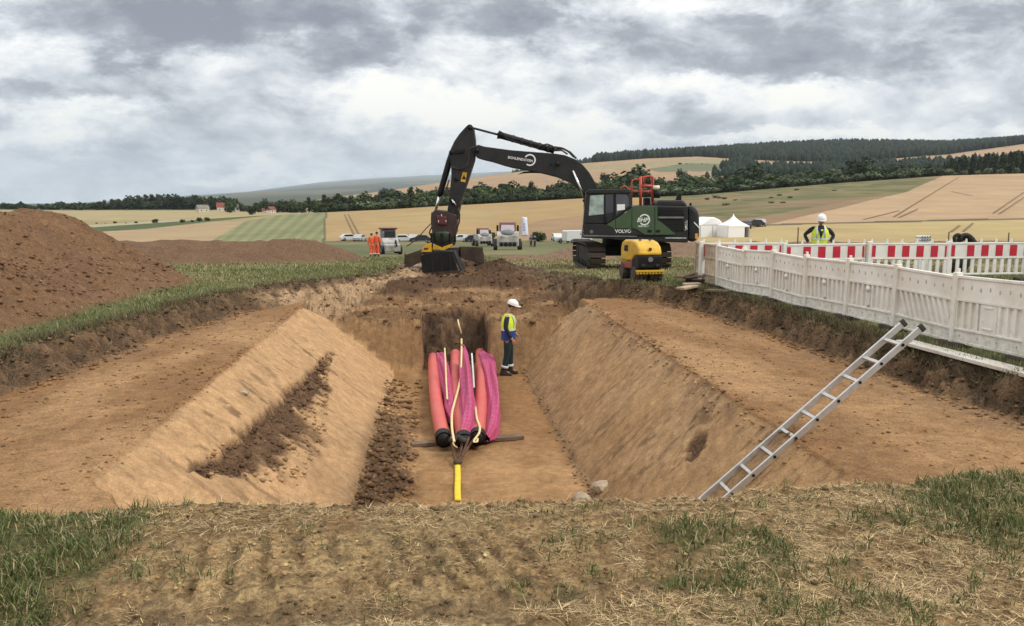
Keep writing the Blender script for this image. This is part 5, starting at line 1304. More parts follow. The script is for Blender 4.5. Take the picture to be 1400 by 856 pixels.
# ================================================================ BARRIER FENCES
PL, PH = 1.43, 1.06
def fence_panel(name, label, group, m, style):
    """local x along the panel (0..PL), z up, -y is the ribbed face"""
    root = empty(name, (0, 0, 0), 0, label, 'barrier panel', group)
    th = .03
    MB().box(.04, PL-.04, -.012, .022, .70, .985).build('top_panel', m, root, False, .008)
    MB().box(.0, PL, -.03, .035, .985, 1.03).build('top_rail', m, root, False, .01)
    MB().box(.0, PL, -.035, .035, .655, .70).build('middle_rail', m, root, False, .008)
    MB().box(.0, PL, -.035, .035, .225, .262).build('lower_rail', m, root, False, .008)
    MB().box(.04, PL-.04, -.012, .022, .075, .225).build('bottom_panel', m, root, False, .008)
    MB().box(.0, PL, -.03, .035, .03, .075).build('bottom_rail', m, root, False, .008)
    if style != 'open': MB().box(.045, PL-.045, .012, .022, .26, .657).build('back_sheet', m, root)
    n = 9
    if style == 'diagonal':
        for k in range(9):
            x = .10+k*(PL-.40)/8
            MB().add([(x, -.03, .655), (x+.055, -.03, .655), (x+.055, .012, .655), (x, .012, .655), (x+.17, -.03, .262), (x+.225, -.03, .262), (x+.225, .012, .262), (x+.17, .012, .262)],
                     [(0, 1, 2, 3), (4, 5, 6, 7), (0, 1, 5, 4), (1, 2, 6, 5), (2, 3, 7, 6), (3, 0, 4, 7)]).build('slat', m, root)
    else:
        step = (PL-.10)/n
        for k in range(n+1):
            x = .05+k*step
            if style == 'handle' and k in (4, 5): continue
            w_ = .05 if style != 'open' else .06
            MB().box(x-w_/2, x+w_/2, -.028, .0125, .262, .655).build('slat', m, root)
        if style == 'handle':
            MB().box(PL/2-.17, PL/2+.17, -.02, .0125, .262, .655).build('grip_plate', m, root, False, .01)
            MB().box(PL/2-.09, PL/2+.09, -.035, -.019, .60, .625).build('grip_bar', m, root, False, .005); MB().box(PL/2-.10, PL/2+.10, -.035, -.019, .30, .325).build('grip_bar', m, root, False, .005)
        elif style == 'knob':
            MB().box(PL/2-.035, PL/2+.035, -.045, .0, .30, .60).build('slot_bar', m, root, False, .01)
            MB().ell((PL/2, -.06, .585), (.05, .04, .05), 10, 6).build('knob', m, root, True)
    dm = MB()
    for k in range(7):
        x = .14+k*(PL-.28)/6
        dm.ell((x, -.012, .845+.02*(k % 2)), (.018, .008, .035), 8, 5); 
        if k % 2 == 0: dm.ell((x, -.012, .15), (.014, .008, .022), 8, 5)
    dm.build('moulded_dimples', mat('dull_plastic', (.46, .43, .38), .7, var=.2), root)['kind'] = 'stuff'
    p = MB().box(-.045, .045, -.06, .045, 0, 1.075).build('post', m, root, False, .012)
    MB().box(-.02, .02, -.02, .02, 1.075, 1.13).build('post_cap', m, p, False, .006)
    MB().box(-.28, .30, -.11, .11, -.05, .045).build('foot', M_rubber, root, False, .02)
    return root
def front_fence():
    fx = lambda Y: 7.73-.0733*(Y-11.67)
    LAB = ['nearest ribbed white barrier panel, cut by the right edge of the picture', 'near white barrier panel with a rectangular moulded grip, behind the white board', 'white barrier panel with slanted slats behind the ladder top', 'ribbed white barrier panel just beyond the slanted slats', 'second ribbed white barrier panel beyond the slanted slats',
           'fourth of the white barrier panels from the far corner', 'third of the white barrier panels from the far corner', 'white barrier panel next to the see-through corner panel', 'far corner barrier panel with open slats, brown soil showing through']
    k0 = -2; prot = {}
    for i in range(9):
        y0 = 11.67+PL*(k0+i); y1 = y0+PL
        style = {0: 'plain', 1: 'handle', 2: 'diagonal', 8: 'open'}.get(i, 'knob')
        a = Vector((fx(y0), y0, 0)); b = Vector((fx(y1), y1, 0)); 
        za = ground(a.x, a.y); zb2 = ground(b.x, b.y)
        o = fence_panel('barrier_panel', LAB[i], 'white barrier panels along the trench', M_plast if i != 8 else mat('soiled_tan_plastic', (.45, .37, .27), .7, var=.25, dirt=(.25, .16, .09), damt=.6), style) if style not in prot else dup(prot[style], label=LAB[i])
        prot.setdefault(style, o)
        o.location = (a.x, a.y, za+.02+(-.03 if i % 2 else .0)); d = b-a; o.rotation_euler = (R(.6 if i % 2 else -.8), -math.atan2(zb2-za, PL)+R(.5*(-1)**i), math.atan2(d.y, d.x)+R(1.0*(-1)**i))
        # after the turn local -y faces +X; flip so that the ribbed face looks at the trench
        o.location = (b.x, b.y, zb2+.02); o.rotation_euler = (R((1.6, -1.2, .6, -2.0, 1.1, .2, -1.5, 1.4, -.5)[i]), math.atan2(zb2-za, PL)+R((.3, -.5, .6, -.3, .2, .7, -.6, .3, 0)[i]), math.atan2(-d.y, -d.x)+R((.8, -1.6, 1.4, -.6, 1.8, -1.3, .9, -1.0, .5)[i]))
front_fence()
def rear_fence():
    LW = 2.2
    def panel(label):
        root = empty('striped_barrier', (0, 0, 0), 0, label, 'barrier panel', 'red and white barrier panels behind the enclosure'); m = M_plast2
        MB().box(.03, LW-.03, -.02, .02, .60, .945).build('stripe_board', m, root, False, .008)
        MB().box(0, LW, -.03, .03, .945, .99).build('top_rail', m, root, False, .01); MB().box(0, LW, -.03, .03, .555, .60).build('middle_rail', m, root, False, .01)
        MB().box(0, LW, -.03, .03, .12, .17).build('bottom_rail', m, root, False, .01)
        for k in range(6):
            x0, x1 = .10+k*.40-.0, .10+k*.40+.20
            if k == 0: x0 = .06; x1 = .16
            x1 = min(x1, LW-.05)
            MB().box(x0, x1, -.026, -.0195, .625, .92).build('red_stripe', M_foil, root)
        for k in range(11):
            x = .06+k*(LW-.12)/10; MB().box(x-.045, x+.045, -.02, .02, .17, .555).build('slat', m, root, False, .006)
        for k in range(6):
            x = .05+k*(LW-.10)/5; MB().tube([(x, 0, .99), (x, 0, 1.09)], [.032, .022], 8).build('top_peg', m, root)
        MB().box(-.05, .03, -.05, .05, 0, 1.03).build('post', m, root, False, .012)
        MB().box(-.35, .35, -.14, .14, -.06, .05).build('foot', M_rubber, root, False, .02)
        return root
    L = ['far left striped barrier panel at the corner by the excavator tail', 'red and white striped barrier panel in front of the worker in the vest', 'red and white striped barrier panel right of the worker, below the pipe bundle', 'red and white striped barrier panel below the black hose coil', 'rightmost red and white striped barrier panel, beyond the picture edge']
    pr = None; y = 21.2
    for i in range(5):
        x = 6.95+i*2.27; z = ground(x, y)
        o = panel(L[i]) if pr is None else dup(pr, label=L[i]); pr = pr or o
        o.location = (x, y+(.05 if i % 2 else -.03), z+.03+(.05, -.02, .04, .0, 0)[i]); o.rotation_euler = (R(.8), R((.3, -.6, .5, -.2, 0)[i]), R((1.5, -1.2, .5, -1, 0)[i]))
    # side gate of the enclosure leaning out a little
rear_fence()

# ================================================================ LADDER, BOARDS
def ladder():
    # leaning on the right slope of the trench and standing up past its edge
    a = P(986, 673, 8.6); b = P(1244, 448, 8.6)
    B = Vector((a[0], 8.6, a[2])); T = Vector((b[0], 8.6, b[2])); d = (T-B).normalized(); ln = (T-B).length+.02
    low = 1.35                                                  # hidden length down to the trench floor
    root = empty('ladder', B, 0, 'silver aluminium ladder leaning on the right trench slope and rising past its edge', 'ladder')
    root.rotation_euler = (0, -math.atan2(d.z, d.x), 0)
    w = .175
    for s in (-1, 1):
        r = MB().box(-low, ln, s*w-.013, s*w+.013, -.036, .036).build('rail', M_alu, root, False, .006)
        MB().box(ln-.012, ln+.045, s*w-.019, s*w+.019, -.043, .043).build('end_cap', M_rubber, r, False, .01)
        MB().box(-low-.03, -low+.03, s*w-.018, s*w+.018, -.042, .042).build('end_cap', M_rubber, r, False, .01)
    k = -4
    while .07+.302*k < ln-.15:
        x = .07+.302*k
        MB().box(x-.018, x+.018, -w+.011, w-.011, -.015, .015).build('rung', M_alu, root, False, .004)
        MB().tube([(x, -w-.013, 0), (x, -w-.022, 0)], .017, 10).build('rung_plug', M_black, root); k += 1
ladder()
def board(name, pts, w, th, label, m, cat, group=None):
    zt = max(ground(q[0], q[1]) for q in pts) if 'timber' in name else None
    a, b = [Vector((q[0], q[1], (ground(q[0], q[1]) if zt is None else zt)+q[2])) for q in pts]
    d = b-a; o = MB().box(0, d.length, -w/2, w/2, 0, th).build(name, m, None, False, .006)
    o.location = a; o.rotation_euler = (0, -math.atan2(d.z, math.hypot(d.x, d.y)), math.atan2(d.y, d.x)); return tag(o, label, cat, group)
a = PZ(1236, 463, -.27); b = PZ(1400, 511, -.30); b2 = b+(b-a)*.25
board('white_board', ((a[0], a[1], .05), (b2[0], b2[1], .05)), .27, .05, 'long white board lying on the verge below the barrier at the ladder top', M_board, 'board')
for i, (u0, v0, u1, v1, l) in enumerate(((930, 396, 950, 393, 'pale short board at the bottom of the offcut pile by the fence corner'), (934, 391, 957, 391, 'light brown board across the offcut pile by the fence corner'), (940, 385, 958, 390, 'dark tilted board on top of the offcut pile by the fence corner'),
                                         (927, 386, 944, 382, 'dark board at the back of the offcut pile by the fence corner'), (968, 396, 998, 399, 'dark plank lying along the foot of the second corner barrier panel'))):
    q0, q1 = PZ(u0, v0, -.30), PZ(u1, v1, -.30)
    board('timber_board', ((q0[0], q0[1], .03+.05*(i % 4)), (q1[0], q1[1], .04+.05*(i % 4)+(.12 if i == 2 else 0))), .24, .05, l, M_palewood if i < 2 else M_wood, 'board', 'timber offcuts by the fence corner')

# ================================================================ PIPES IN THE TRENCH
def sample(pts, n=26):
    """smooth curve through points"""
    pts = [np.array(p, float) for p in pts]; t = np.arange(len(pts)); out = []
    for s in np.linspace(0, len(pts)-1, n):
        i = min(int(s), len(pts)-2); f = s-i
        p0, p1, p2, p3_ = pts[max(i-1, 0)], pts[i], pts[i+1], pts[min(i+2, len(pts)-1)]
        out.append(.5*((2*p1)+(p2-p0)*f+(2*p0-5*p1+4*p2-p3_)*f*f+(3*p1-p0-3*p2+p3_)*f**3))
    return out
def pipes():
    zc = -2.19
    LB = ['left coral red pipe of the three in the trench, its dark open end nearest', 'middle coral red pipe of the three in the trench', 'right coral red pipe of the three in the trench']
    paths = [[(606, 598), (598, 560), (593.5, 520), (592, 494)], [(634, 600), (627, 560), (623, 520), (622.5, 490)], [(653, 596), (657, 560), (658.5, 520), (657, 489)]]
    for i, pa in enumerate(paths):
        w = [PZ(u, v, zc) for u, v in pa]
        d = (w[-1]-w[-2]); w.append(w[-1]+d*.35+np.array([0, 0, -.05]))
        pts = sample(w, 30)
        root = empty('red_pipe', pts[0], 0, LB[i], 'pipe', 'coral red pipes in the trench')
        o0 = np.array(pts[0]); loc = [p-o0 for p in pts]
        MB().tube(loc, .128, 20).build('coral_skin', M_coral, root, True)
        dn = (loc[0]-loc[1]); dn = dn/np.linalg.norm(dn)
        e = MB(); e.tube([loc[0]-dn*.02, loc[0]+dn*.16], .138, 20, False); e.tube([loc[0]+dn*.16, loc[0]+dn*.02], .112, 20, True)
        e.build('open_end', M_black, root, True)
        MB().tube([loc[0]-dn*.10, loc[0]-dn*.045], .140, 20).build('clamp_band', M_rubber, root, True)
    # loose magenta plaid sleeves
    def sleeve(label, cen, seed):
        """cen: (u, v, z, half width, height)"""
        P_ = sample([np.append(PZ(u, v, z), [w, h]) for u, v, z, w, h in cen], 40); n = 28
        o0 = P_[0][:3].copy(); V = []; F = []
        rng = np.random.RandomState(seed)
        for j, q in enumerate(P_):
            c, w, h = q[:3]-o0, q[3], q[4]
            for k in range(n):
                t = 2*math.pi*k/n
                f = 1+.24*math.sin(3*t+seed+j*.13)+.15*math.sin(5*t-j*.17+seed*2)+.08*math.sin(9*t+j*.35)+.06*math.sin(j*.9+seed)
                V.append((c[0]+w*f*math.cos(t), c[1], c[2]+h*f*math.sin(t)))
        for j in range(len(P_)-1):
            for k in range(n): k2 = (k+1) % n; F.append((j*n+k, j*n+k2, (j+1)*n+k2, (j+1)*n+k))
        me = np_mesh('fabric_sleeve', V, F, M_plaid, True)
        uv = me.uv_layers.new(name='UVMap'); idx = np.empty(len(me.loops), np.int32); me.loops.foreach_get('vertex_index', idx)
        U = np.stack([(idx % n)/n*2.2, (idx//n)*.09], 1).astype(np.float32); uv.data.foreach_set('uv', U.ravel())
        o = link(bpy.data.objects.new('fabric_sleeve', me)); o.location = [float(c) for c in o0]
        sb = o.modifiers.new('sub', 'SUBSURF'); sb.levels = 1; sb.render_levels = 1
        tag(o, label, 'fabric cover', 'magenta plaid covers on the pipes')
    sleeve('left magenta plaid cover slumped between the first two pipes', [(623, 585, -2.28, .05, .05), (618, 560, -2.22, .15, .13), (612, 525, -2.18, .15, .15), (606, 503, -2.15, .13, .15), (603, 492, -2.14, .12, .13), (601, 484, -2.2, .08, .06)], 1)
    sleeve('middle magenta plaid cover drawn up to a point', [(634, 592, -2.14, .10, .06), (639, 582, -2.1, .15, .13), (640, 555, -2.05, .15, .17), (638, 520, -2.00, .125, .19), (634.5, 495, -1.92, .10, .18), (632.5, 478, -1.72, .05, .12), (631.5, 473, -1.62, .02, .04)], 2)
    sleeve('right magenta plaid cover hanging along the outer side of the third pipe', [(665, 600, -2.28, .06, .06), (672, 588, -2.24, .12, .13), (675.5, 560, -2.2, .125, .17), (673, 530, -2.17, .125, .18), (669, 505, -2.14, .14, .17), (664, 490, -2.12, .16, .15), (659, 483, -2.16, .10, .07)], 3)
    # beam
    a = PZ(562, 608, -2.36); b = PZ(715, 597, -2.36); d = Vector([float(c) for c in b-a])
    o = MB().box(0, d.length, -.08, .08, -.035, .035).build('timber_beam', M_wood, None, False, .008); o.location = [float(c) for c in a]; o.rotation_euler = (0, 0, math.atan2(d.y, d.x))
    tag(o, 'weathered timber beam lying across under the pipe ends', 'beam')
    # webbing straps
    def strap(label, pts, w, m=M_rope, cat='strap', name='webbing_strap', group='cream straps on the pipes', flat=.28):
        q = sample([PZ(u, v, z) for u, v, z in pts], 24); o0 = q[0]
        o = MB().tube([p-o0 for p in q], w, 8, True, None, flat).build(name, m, None, True); o.location = [float(c) for c in o0]; return tag(o, label, cat, group)
    strap('straight cream strap standing up at the far left between the pipes', [(611.5, 546, -2.02), (610, 520, -1.96), (609, 495, -1.75), (608, 476, -1.55)], .018, flat=.8)
    strap('long cream strap twisting down the middle pipe', [(631, 463, -1.5), (631, 485, -1.75), (630, 510, -1.92), (627, 530, -2.0), (622, 548, -2.02), (618, 565, -2.03), (618, 585, -2.04), (621, 604, -2.05)], .021)
    strap('cream strap with a loop hanging over the right pipe end', [(650, 556, -2.03), (652, 572, -2.03), (656, 583, -2.04), (655, 592, -2.05), (650, 599, -2.08), (648, 604, -2.1), (652, 604, -2.1), (653, 599, -2.1)], .02)
    strap('short cream strap end dangling in the dark slot behind the pipes', [(626, 437, -1.35), (628, 446, -1.5), (631, 456, -1.7)], .02)
    strap('grey strap standing up behind the middle and right pipe', [(648, 530, -2.1), (646.5, 505, -2.0), (645, 483, -1.8)], .02, M_refl)
    strap('knotted cream cord end at the left of the pulling ropes', [(617, 598, -2.12), (619, 604, -2.12), (621, 609, -2.14), (625, 612, -2.2)], .014, flat=.8)
    # pulling gear and sling
    root = empty('pulling_rig', PZ(626, 632, -2.33), 0, 'dark rope bridle and shackle joining the pipe ends to the yellow sling', 'rope rig')
    o0 = PZ(626, 632, -2.33)
    for pts in ([(618, 606, -2.2), (620, 620, -2.27), (624, 631, -2.33)], [(632, 602, -2.15), (630, 618, -2.25), (627, 631, -2.33)], [(641, 598, -2.12), (636, 612, -2.2), (629, 631, -2.32)], [(648, 600, -2.18), (640, 612, -2.2), (630, 627, -2.3)]):
        MB().tube([p-o0 for p in sample([PZ(*q) for q in pts], 10)], .022, 8).build('rope', M_strapred, root, True)
    MB().ell((0, 0, 0), (.075, .05, .05), 10, 6).build('shackle', M_rust, root, True)
    tw = MB()
    for k in range(5):
        q = PZ(626+(k-2)*4, 598+abs(k-2)*2, -2.1)-o0; tw.ell(q, (.06, .06, .05), 8, 5)
    tw.build('rope_knots', M_rubber, root, True)
    strap('bright yellow lifting sling lying on the trench floor', [(625.5, 636, -2.37), (626, 650, -2.37), (625.5, 668, -2.37), (626, 684, -2.37)], .048, M_sling, 'sling', 'yellow_sling', None, .35)
pipes()

# ================================================================ STEEL TROUGH BEHIND THE BUCKET
def trough():
    Y0 = 36.6
    def q(u, v): w = P(u, v, Y0); return Vector((w[0], w[1], w[2]))
    o0 = q(607, 366); root = empty('steel_trough', o0, 0, 'brown steel trough with flared side plates lying behind the digging bucket', 'steel trough')
    def slab(name, pts, dy=.9, th=.06):
        fr = [q(*p)-o0 for p in pts]; bk = [p+Vector((0, dy, .05)) for p in fr]; n = len(fr)
        MB().add(fr+[p+Vector((0, th, 0)) for p in fr], [tuple(range(n)), tuple(range(2*n-1, n-1, -1))]+[(i, (i+1) % n, n+(i+1) % n, n+i) for i in range(n)]).build(name, M_rust, root, False, .01)
    slab('side_plate', [(553, 349), (580, 340), (584, 354), (556, 368)]); slab('side_plate', [(628, 337), (660, 338), (662, 362), (640, 356), (626, 351)])
    slab('back_plate', [(578, 341), (630, 338), (630, 360), (580, 364)])
    a, b = q(553, 366)-o0, q(662, 366)-o0
    MB().box(a.x, b.x, 0, .9, a.z-.08, a.z).build('floor_plate', M_rust, root, False, .01)
    for x in (a.x, b.x-.05): MB().prism([(0, 0), (0, 0), (0, 0)] if False else [(x, a.z), (x+.05, a.z), (x+.05, a.z+.6), (x, a.z+.6)], .02, .85).build('end_plate', M_rust, root, False, .01)
trough()

# ================================================================ FAR VEHICLES, TENTS, BANNER
def wheel(mb_t, parent, x, y, r, w, name='wheel'):
    t = MB().tube([(x, y-w/2, r), (x, y+w/2, r)], r, 16).build(name, M_rubber, parent, False, .02)
    MB().tube([(x, y-w/2-.01, r), (x, y+w/2+.01, r)], r*.55, 12).build('rim', M_grille, t); return t
def car(label, loc, rz, paint, kind='car'):
    root = empty('parked_car', loc, rz, label, 'car', 'vehicles parked in the valley')
    if kind == 'van': pr = [(-2.4, .35), (-2.4, 1.95), (-2.2, 2.1), (1.1, 2.1), (1.7, 1.2), (2.4, 1.0), (2.45, .35)]; win = [(.3, 1.25), (.3, 1.85), (1.05, 1.85), (1.5, 1.25)]
    else: pr = [(-2.1, .3), (-2.15, .85), (-1.8, 1.0), (-1.3, 1.45), (.3, 1.48), (1.0, 1.0), (1.95, .82), (2.1, .3)]; win = [(-1.5, 1.0), (-1.15, 1.38), (.25, 1.40), (.8, 1.0)]
    MB().prism(pr, -.85, .85).build('body', paint, root, False, .08)
    MB().prism(win, -.86, .86).build('window', M_dglass, root)
    for x in (-1.3, 1.3):
        for y in (-.78, .78): wheel(None, root, x, y, .33, .2)
    MB().box(1.98, 2.12, -.7, -.45, .6, .75).build('headlight', M_refl, root); MB().box(1.98, 2.12, .45, .7, .6, .75).build('headlight', M_refl, root)
    return root
PA = {'white': M_carwhite, 'silver': M_silver, 'dark': M_cardark, 'blue': M_carblue}
protos = {}
def put_car(u, D, col, kind, label, rz):
    o = protos.get((col, kind)); loc = at(u, D, 320)
    if o is None: protos[(col, kind)] = car(label, loc, rz, PA[col], kind)
    else: dup(o, loc, rz, label)
for i, (u, D, c, k, l) in enumerate(((553, 172, 'white', 'car', 'white car in the valley row, first right of the small maroon machine'), (565, 178, 'silver', 'car', 'silver car in the valley row, just left of the digging bucket'), (574, 170, 'dark', 'car', 'dark car beside the digger coupler, on its left'),
        (478, 182, 'white', 'car', 'leftmost white car of the valley row, left of the orange workers'), (492, 180, 'silver', 'car', 'silver car in the valley row left of the orange workers'),
        (628, 176, 'white', 'car', 'white car just right of the digger coupler'), (640, 172, 'silver', 'car', 'silver car between the coupler and the maroon vehicle'), (650, 168, 'dark', 'car', 'dark car left of the maroon vehicle'), (761, 165, 'white', 'car', 'white car alone on the grass right of the banner'),
        (776, 140, 'silver', 'car', 'silver car left of the white van near the digger cab'), (789, 138, 'white', 'van', 'white van close behind the digger track'),
        (1019, 152, 'dark', 'car', 'dark car parked right of the pointed tent'), (1029, 158, 'dark', 'car', 'dark car second right of the pointed tent'), (1038, 160, 'silver', 'car', 'silver car at the end of the row right of the tents'))):
    put_car(u, D, c, k, l, R((0, 90, 180, 20, 75, 185, 80)[i % 7]))
def truck(name, label, loc, rz, big):
    root = empty(name, loc, rz, label, 'truck')      # local +x to the camera
    w = 1.25
    MB().prism([(-2.6, .55), (-2.6, 2.1), (.9, 2.2), (1.5, 1.7), (1.55, .5)], -w, w).build('body', M_dusty, root, False, .08)
    MB().prism([(-1.6, 2.1), (-1.5, 3.05), (-1.2, 3.2), (.2, 3.2), (.45, 3.0), (.75, 2.15)], -.95, .95).build('cab', M_maroon, root, False, .06)
    MB().add([(.50, -.8, 2.25), (.50, .8, 2.25), (.34, .75, 2.95), (.34, -.75, 2.95), (.76, -.8, 2.25), (.76, .8, 2.25), (.50, .75, 2.95), (.50, -.75, 2.95)], [(0, 1, 2, 3), (4, 5, 6, 7), (0, 1, 5, 4), (1, 2, 6, 5), (2, 3, 7, 6), (3, 0, 4, 7)]).build('windscreen', mat('pale_reflecting_glass', (.45, .40, .42), .15, spec=.7), root)
    MB().ell((1.0, 0, 1.95), (.5, .85, .5), 12, 8).build('intake', M_grille, root, True)
    MB().box(1.50, 1.62, -1.1, 1.1, .95, 1.05).build('bumper', M_grille, root, False, .02)
    for k in range(4): MB().tube([(1.5, -.75+k*.5, .72), (1.68, -.75+k*.5, .72)], .24, 14).build('round_lamp', M_black, root)
    for x in (-1.9, .7):
        for s in (-1, 1): wheel(None, root, x, s*(w+.18), .62 if x < 0 else .55, .45)
    for s in (-1, 1): MB().box(.1, .35, s*1.18-.12, s*1.18+.12, 2.2, 2.9).build('mirror', M_black, root, False, .02)
    return root
t1 = truck('utility_truck', 'white truck with maroon cab facing the trench, left of the banner', at(694, 98, 340), R(-94), True)
t2 = dup(t1, at(661, 128, 335), R(-80), 'smaller looking maroon and white truck further back, left of the big white truck'); t2.scale = (.85, .85, .85)
def tractor():
    p = at(532, 78, 345); root = empty('tracked_digger', p, R(-75), 'small maroon and white machine standing right of the orange workers', 'machine')
    MB().prism([(-1.2, .7), (-1.2, 1.5), (.6, 1.5), (.9, 1.1), (.9, .7)], -.75, .75).build('body', M_dusty, root, False, .08)
    MB().prism([(-.9, 1.5), (-.85, 2.25), (.1, 2.25), (.4, 1.5)], -.62, .62).build('cab', M_grille, root, False, .05)
    MB().box(-1.0, .3, -.75, .75, 2.25, 2.40).build('roof', M_maroon, root, False, .04)
    MB().box(.38, .45, -.5, .5, 1.5, 2.1).build('windscreen', M_dglass, root)
    for x, r in ((-.7, .6), (.9, .42)):
        for s in (-1, 1): wheel(None, root, x, s*.8, r, .32)
    b = MB().prism([(.9, .3), (1.6, .3), (1.7, .9), (1.2, 1.0)], -.7, .7).build('front_loader', M_dusty, root, False, .04)
    MB().tube([(1.0, .3, .8), (1.5, .3, 1.3), (1.9, .3, .8)], .07, 8).build('loader_arm', M_black, root, True)
tractor()
def tents():
    # pointed tent
    p = at(1002, 122, 322); root = empty('pagoda_tent', p, R(8), 'white pointed tent right of the excavator tail', 'tent', 'white tents')
    w = 1.72; n = 8; rings = []
    for k in range(n+1):
        t = k/n; s = w*(1-t)**1.9*.98+.03; rings.append([(-s, -s, 1.75+1.75*t), (s, -s, 1.75+1.75*t), (s, s, 1.75+1.75*t), (-s, s, 1.75+1.75*t)])
    MB().loft(rings, True).build('canopy', M_tent, root, False)
    MB().box(-w-.02, w+.02, -w-.02, -w+.03, 1.55, 1.78).build('valance', M_tent, root); MB().box(-w-.02, -w+.03, -w+.03, w, 1.55, 1.78).build('valance', M_tent, root)
    for s in (-1, 1): MB().box(s*w-.04, s*w+.04, -w-.0, w, 0, 1.6).build('side_wall', M_tent, root)
    MB().box(-w, w, w-.03, w, 0, 1.6).build('back_wall', M_tent, root); MB().box(-w, w*.55, -w, -w+.03, 0, 1.56).build('front_wall', M_tent, root)
    for sx in (-1, 1):
        for sy in (-1, 1): MB().tube([(sx*w, sy*w, 0), (sx*w, sy*w, 1.8)], .05, 6).build('pole', M_alu, root)
    # marquee
    p = at(966, 126, 322); root = empty('marquee_tent', p, R(6), 'white ridge roofed marquee partly hidden by the excavator tail', 'tent', 'white tents')
    L_ = 4.6
    MB().prism([(-2.2, 1.75), (-.35, 2.95), (.15, 2.98), (1.0, 2.65), (2.0, 1.75)], -2.2, 2.2).build('roof', M_tent, root, False, .15)
    MB().box(-4.2, -2.2, -2.2, 2.2, 1.75, 2.9).build('roof', M_tent, root, False, .4)
    MB().box(-4.2, 1.95, -2.15, 2.15, 0, 1.76).build('wall', M_tent, root)
    MB().box(1.2, 1.5, -2.2, -2.14, 0, .75).build('dark_opening', M_black, root); 
    for x in (-2, 0, 1.9): MB().tube([(x, -2.18, 0), (x, -2.18, 1.76)], .05, 6).build('pole', M_alu, root)
tents()
def banner():
    p = at(719, 120, 338); root = empty('banner_flag', p, R(10), 'tall pale lilac banner flag beside the big white truck', 'flag')
    MB().tube([(-.75, 0, 0), (-.72, 0, 2.6), (-.62, 0, 4.3)], .035, 8).build('pole', M_alu, root)
    V = []; F = []; n = 10
    for j in range(n+1):
        t = j/n; z = 1.5+2.8*t; wd = 1.05-.25*t
        for x in (0, .33, .66, 1): V.append((-.70+.1*t+wd*x-(.12*(1-t)*0), .10*math.sin(x*5+t*3), z-.15*x*t))
    for j in range(n):
        for i in range(3): a = j*4+i; F.append((a, a+1, a+5, a+4))
    o = MB().add(V, F).build('cloth', M_banner, root, True); o.modifiers.new('solid', 'SOLIDIFY').thickness = .02
    for z in (2.3, 2.7, 3.1): MB().box(-.35, -.25, -.14, -.10, z, z+.25).build('blue_mark', M_carblue, root)
    for i, (u, c, l) in enumerate(((726, M_blue, 'person in blue clothing standing by the banner'), (731, M_navy, 'person in dark clothing right of the banner'))):
        person(at(u, 118, 336), R(-90+i*40), l, None, 1.75, None, .1, 0, None, c, M_navy, None, None, False, False, True)
banner()
def hoses():
    w = P(1310, 331, 24.5); g = Vector((w[0], w[1], ground(w[0], w[1])))
    root = empty('hose_coil', g, 0, 'black corrugated hose coil arching above the striped barrier', 'hose')
    def q(u, v, dy=0): c = P(u, v, 24.5+dy); return Vector([float(k) for k in c])-g
    for k, (pts) in enumerate(([(1309, 345), (1306, 331), (1305, 325), (1308, 321.5), (1312, 322), (1313, 327)], [(1311, 326), (1317, 322.3), (1323, 322.3), (1329, 327), (1334, 336), (1336, 346)], [(1310, 329), (1318, 325.5), (1325, 327), (1329, 336), (1330, 345)])):
        c = sample([q(u, v, k*.1) for u, v in pts], 26)
        r = [(.075 if k else .055)*(1+.10*(i % 2)) for i in range(26)]
        MB().tube(c, r, 12).build('corrugated_hose', M_rubber, root, False)
    z = min(v.z for v in (q(1309, 345), q(1336, 346)))
    MB().ell((.1, .15, .45), (.42, .3, .48), 14, 8).build('hose_bundle', M_rubber, root, True)
    w = P(1265, 331, 24.8); g2 = Vector((w[0], w[1], ground(w[0], w[1]))); hh = w[2]-g2.z
    root = empty('pipe_crate', g2, 0, 'small white crate of pipe ends showing above the striped barrier', 'crate')
    MB().box(-.16, .18, 0, .3, 0, hh+.02).build('stand', M_plast2, root, False, .01)
    for k in range(4):
        for j in range(2):
            x = -.12+k*.085; z = hh+.07+j*.085; MB().tube([(x, -.02, z), (x, .28, z)], .04, 10).build('pipe_end', M_plast2, root); 
            MB().tube([(x, -.03, z), (x, -.019, z)], .028, 10).build('pipe_bore', M_carblue, root)
    for u, v0, l in ((1091.5, 311, 'thin dark post in the field left of the worker in the vest'), (1297.5, 317, 'thin post in the field left of the black hose coil'), (1379.5, 318, 'thin post in the field near the right picture edge'), (1253, 322, 'short thin post left of the pipe crate')):
        c = P(u, v0, 40); gz = ground(c[0], c[1]); o = MB().tube([(0, 0, 0), (0, 0, c[2]-gz)], .03, 6).build('marker_post', M_wood); o.location = (c[0], c[1], gz); tag(o, l, 'post', 'thin posts in the field')
hoses()
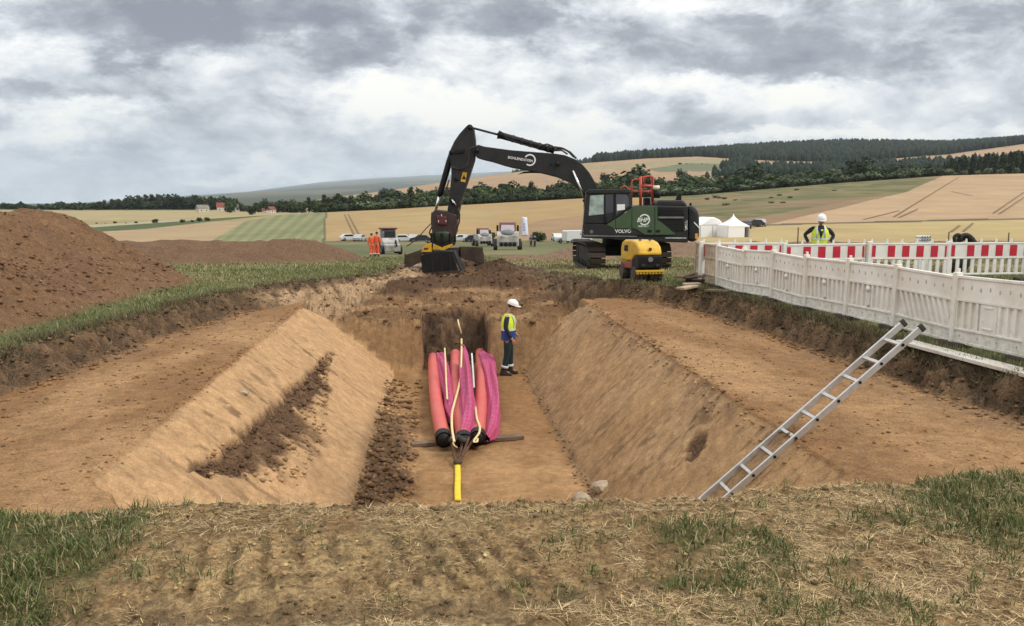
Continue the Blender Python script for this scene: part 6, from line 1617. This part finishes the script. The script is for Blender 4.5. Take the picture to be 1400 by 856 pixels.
# ================================================================ VILLAGE
def house(label, u, D, wid, hgt, rz, roofm, wallm, v=288):
    p = at(u, D, v); p.z -= .2; root = empty('village_house', p, rz, label, 'house', 'houses of the village')
    d = wid*.75; e = hgt*.5
    MB().box(-wid/2, wid/2, -d/2, d/2, 0, e).build('wall', wallm, root)
    rf = MB().prism([(-wid/2-.4, e-.1), (wid/2+.4, e-.1), (0, hgt)], -d/2-.4, d/2+.4, Matrix.Rotation(math.pi/2, 4, 'Z') @ Matrix.Diagonal((d/wid, wid/d, 1, 1))).build('roof', roofm, root)
    MB().box(wid*.15, wid*.15+.7, -.4, .4, hgt*.75, hgt*1.08).build('chimney', M_roof, rf)
    for k in (-1, 1):
        for j in (.25,): f = MB().box(k*wid*.25-.55, k*wid*.25+.55, -d/2-.05, -d/2+.02, e*j, e*j+1.3).build('window', M_white, root); MB().box(k*wid*.25-.42, k*wid*.25+.42, -d/2-.07, -d/2-.045, e*j+.12, e*j+1.18).build('pane', M_dglass, f)
house('pale house with a grey gable roof at the left end of the village', 277, 700, 8.5, 6, R(35), M_greyroof, M_wall)
house('house with a bright red roof in front of the dark wood', 304, 720, 8, 7.5, R(10), M_roof, M_wall)
house('low white house right of the red roofed house', 317, 700, 5, 2.6, R(0), M_greyroof, M_white)
house('white gabled house in the middle of the village', 326, 700, 4.2, 6, R(80), M_greyroof, M_white)
house('house with a dull red roof right of the bushy dark tree', 363, 650, 6, 4.2, R(15), M_roof, M_wall)
house('small pale house half hidden by the village trees', 371, 575, 5, 4.5, R(60), M_roof, M_white)

# ================================================================ HAZE
def haze():
    m = bpy.data.materials.new('haze'); m.use_nodes = True; nt = m.node_tree; nt.nodes.clear()
    v = nt.nodes.new('ShaderNodeVolumePrincipled'); v.inputs['Color'].default_value = (.76, .87, 1, 1); v.inputs['Density'].default_value = .00004; v.inputs['Anisotropy'].default_value = .1
    o = nt.nodes.new('ShaderNodeOutputMaterial'); nt.links.new(v.outputs[0], o.inputs['Volume'])
    b = MB().box(-31500, 41000, -60, 31000, -150, 1250).build('haze', m); tag(b, 'thin summer haze over the valley', kind='stuff')
haze()
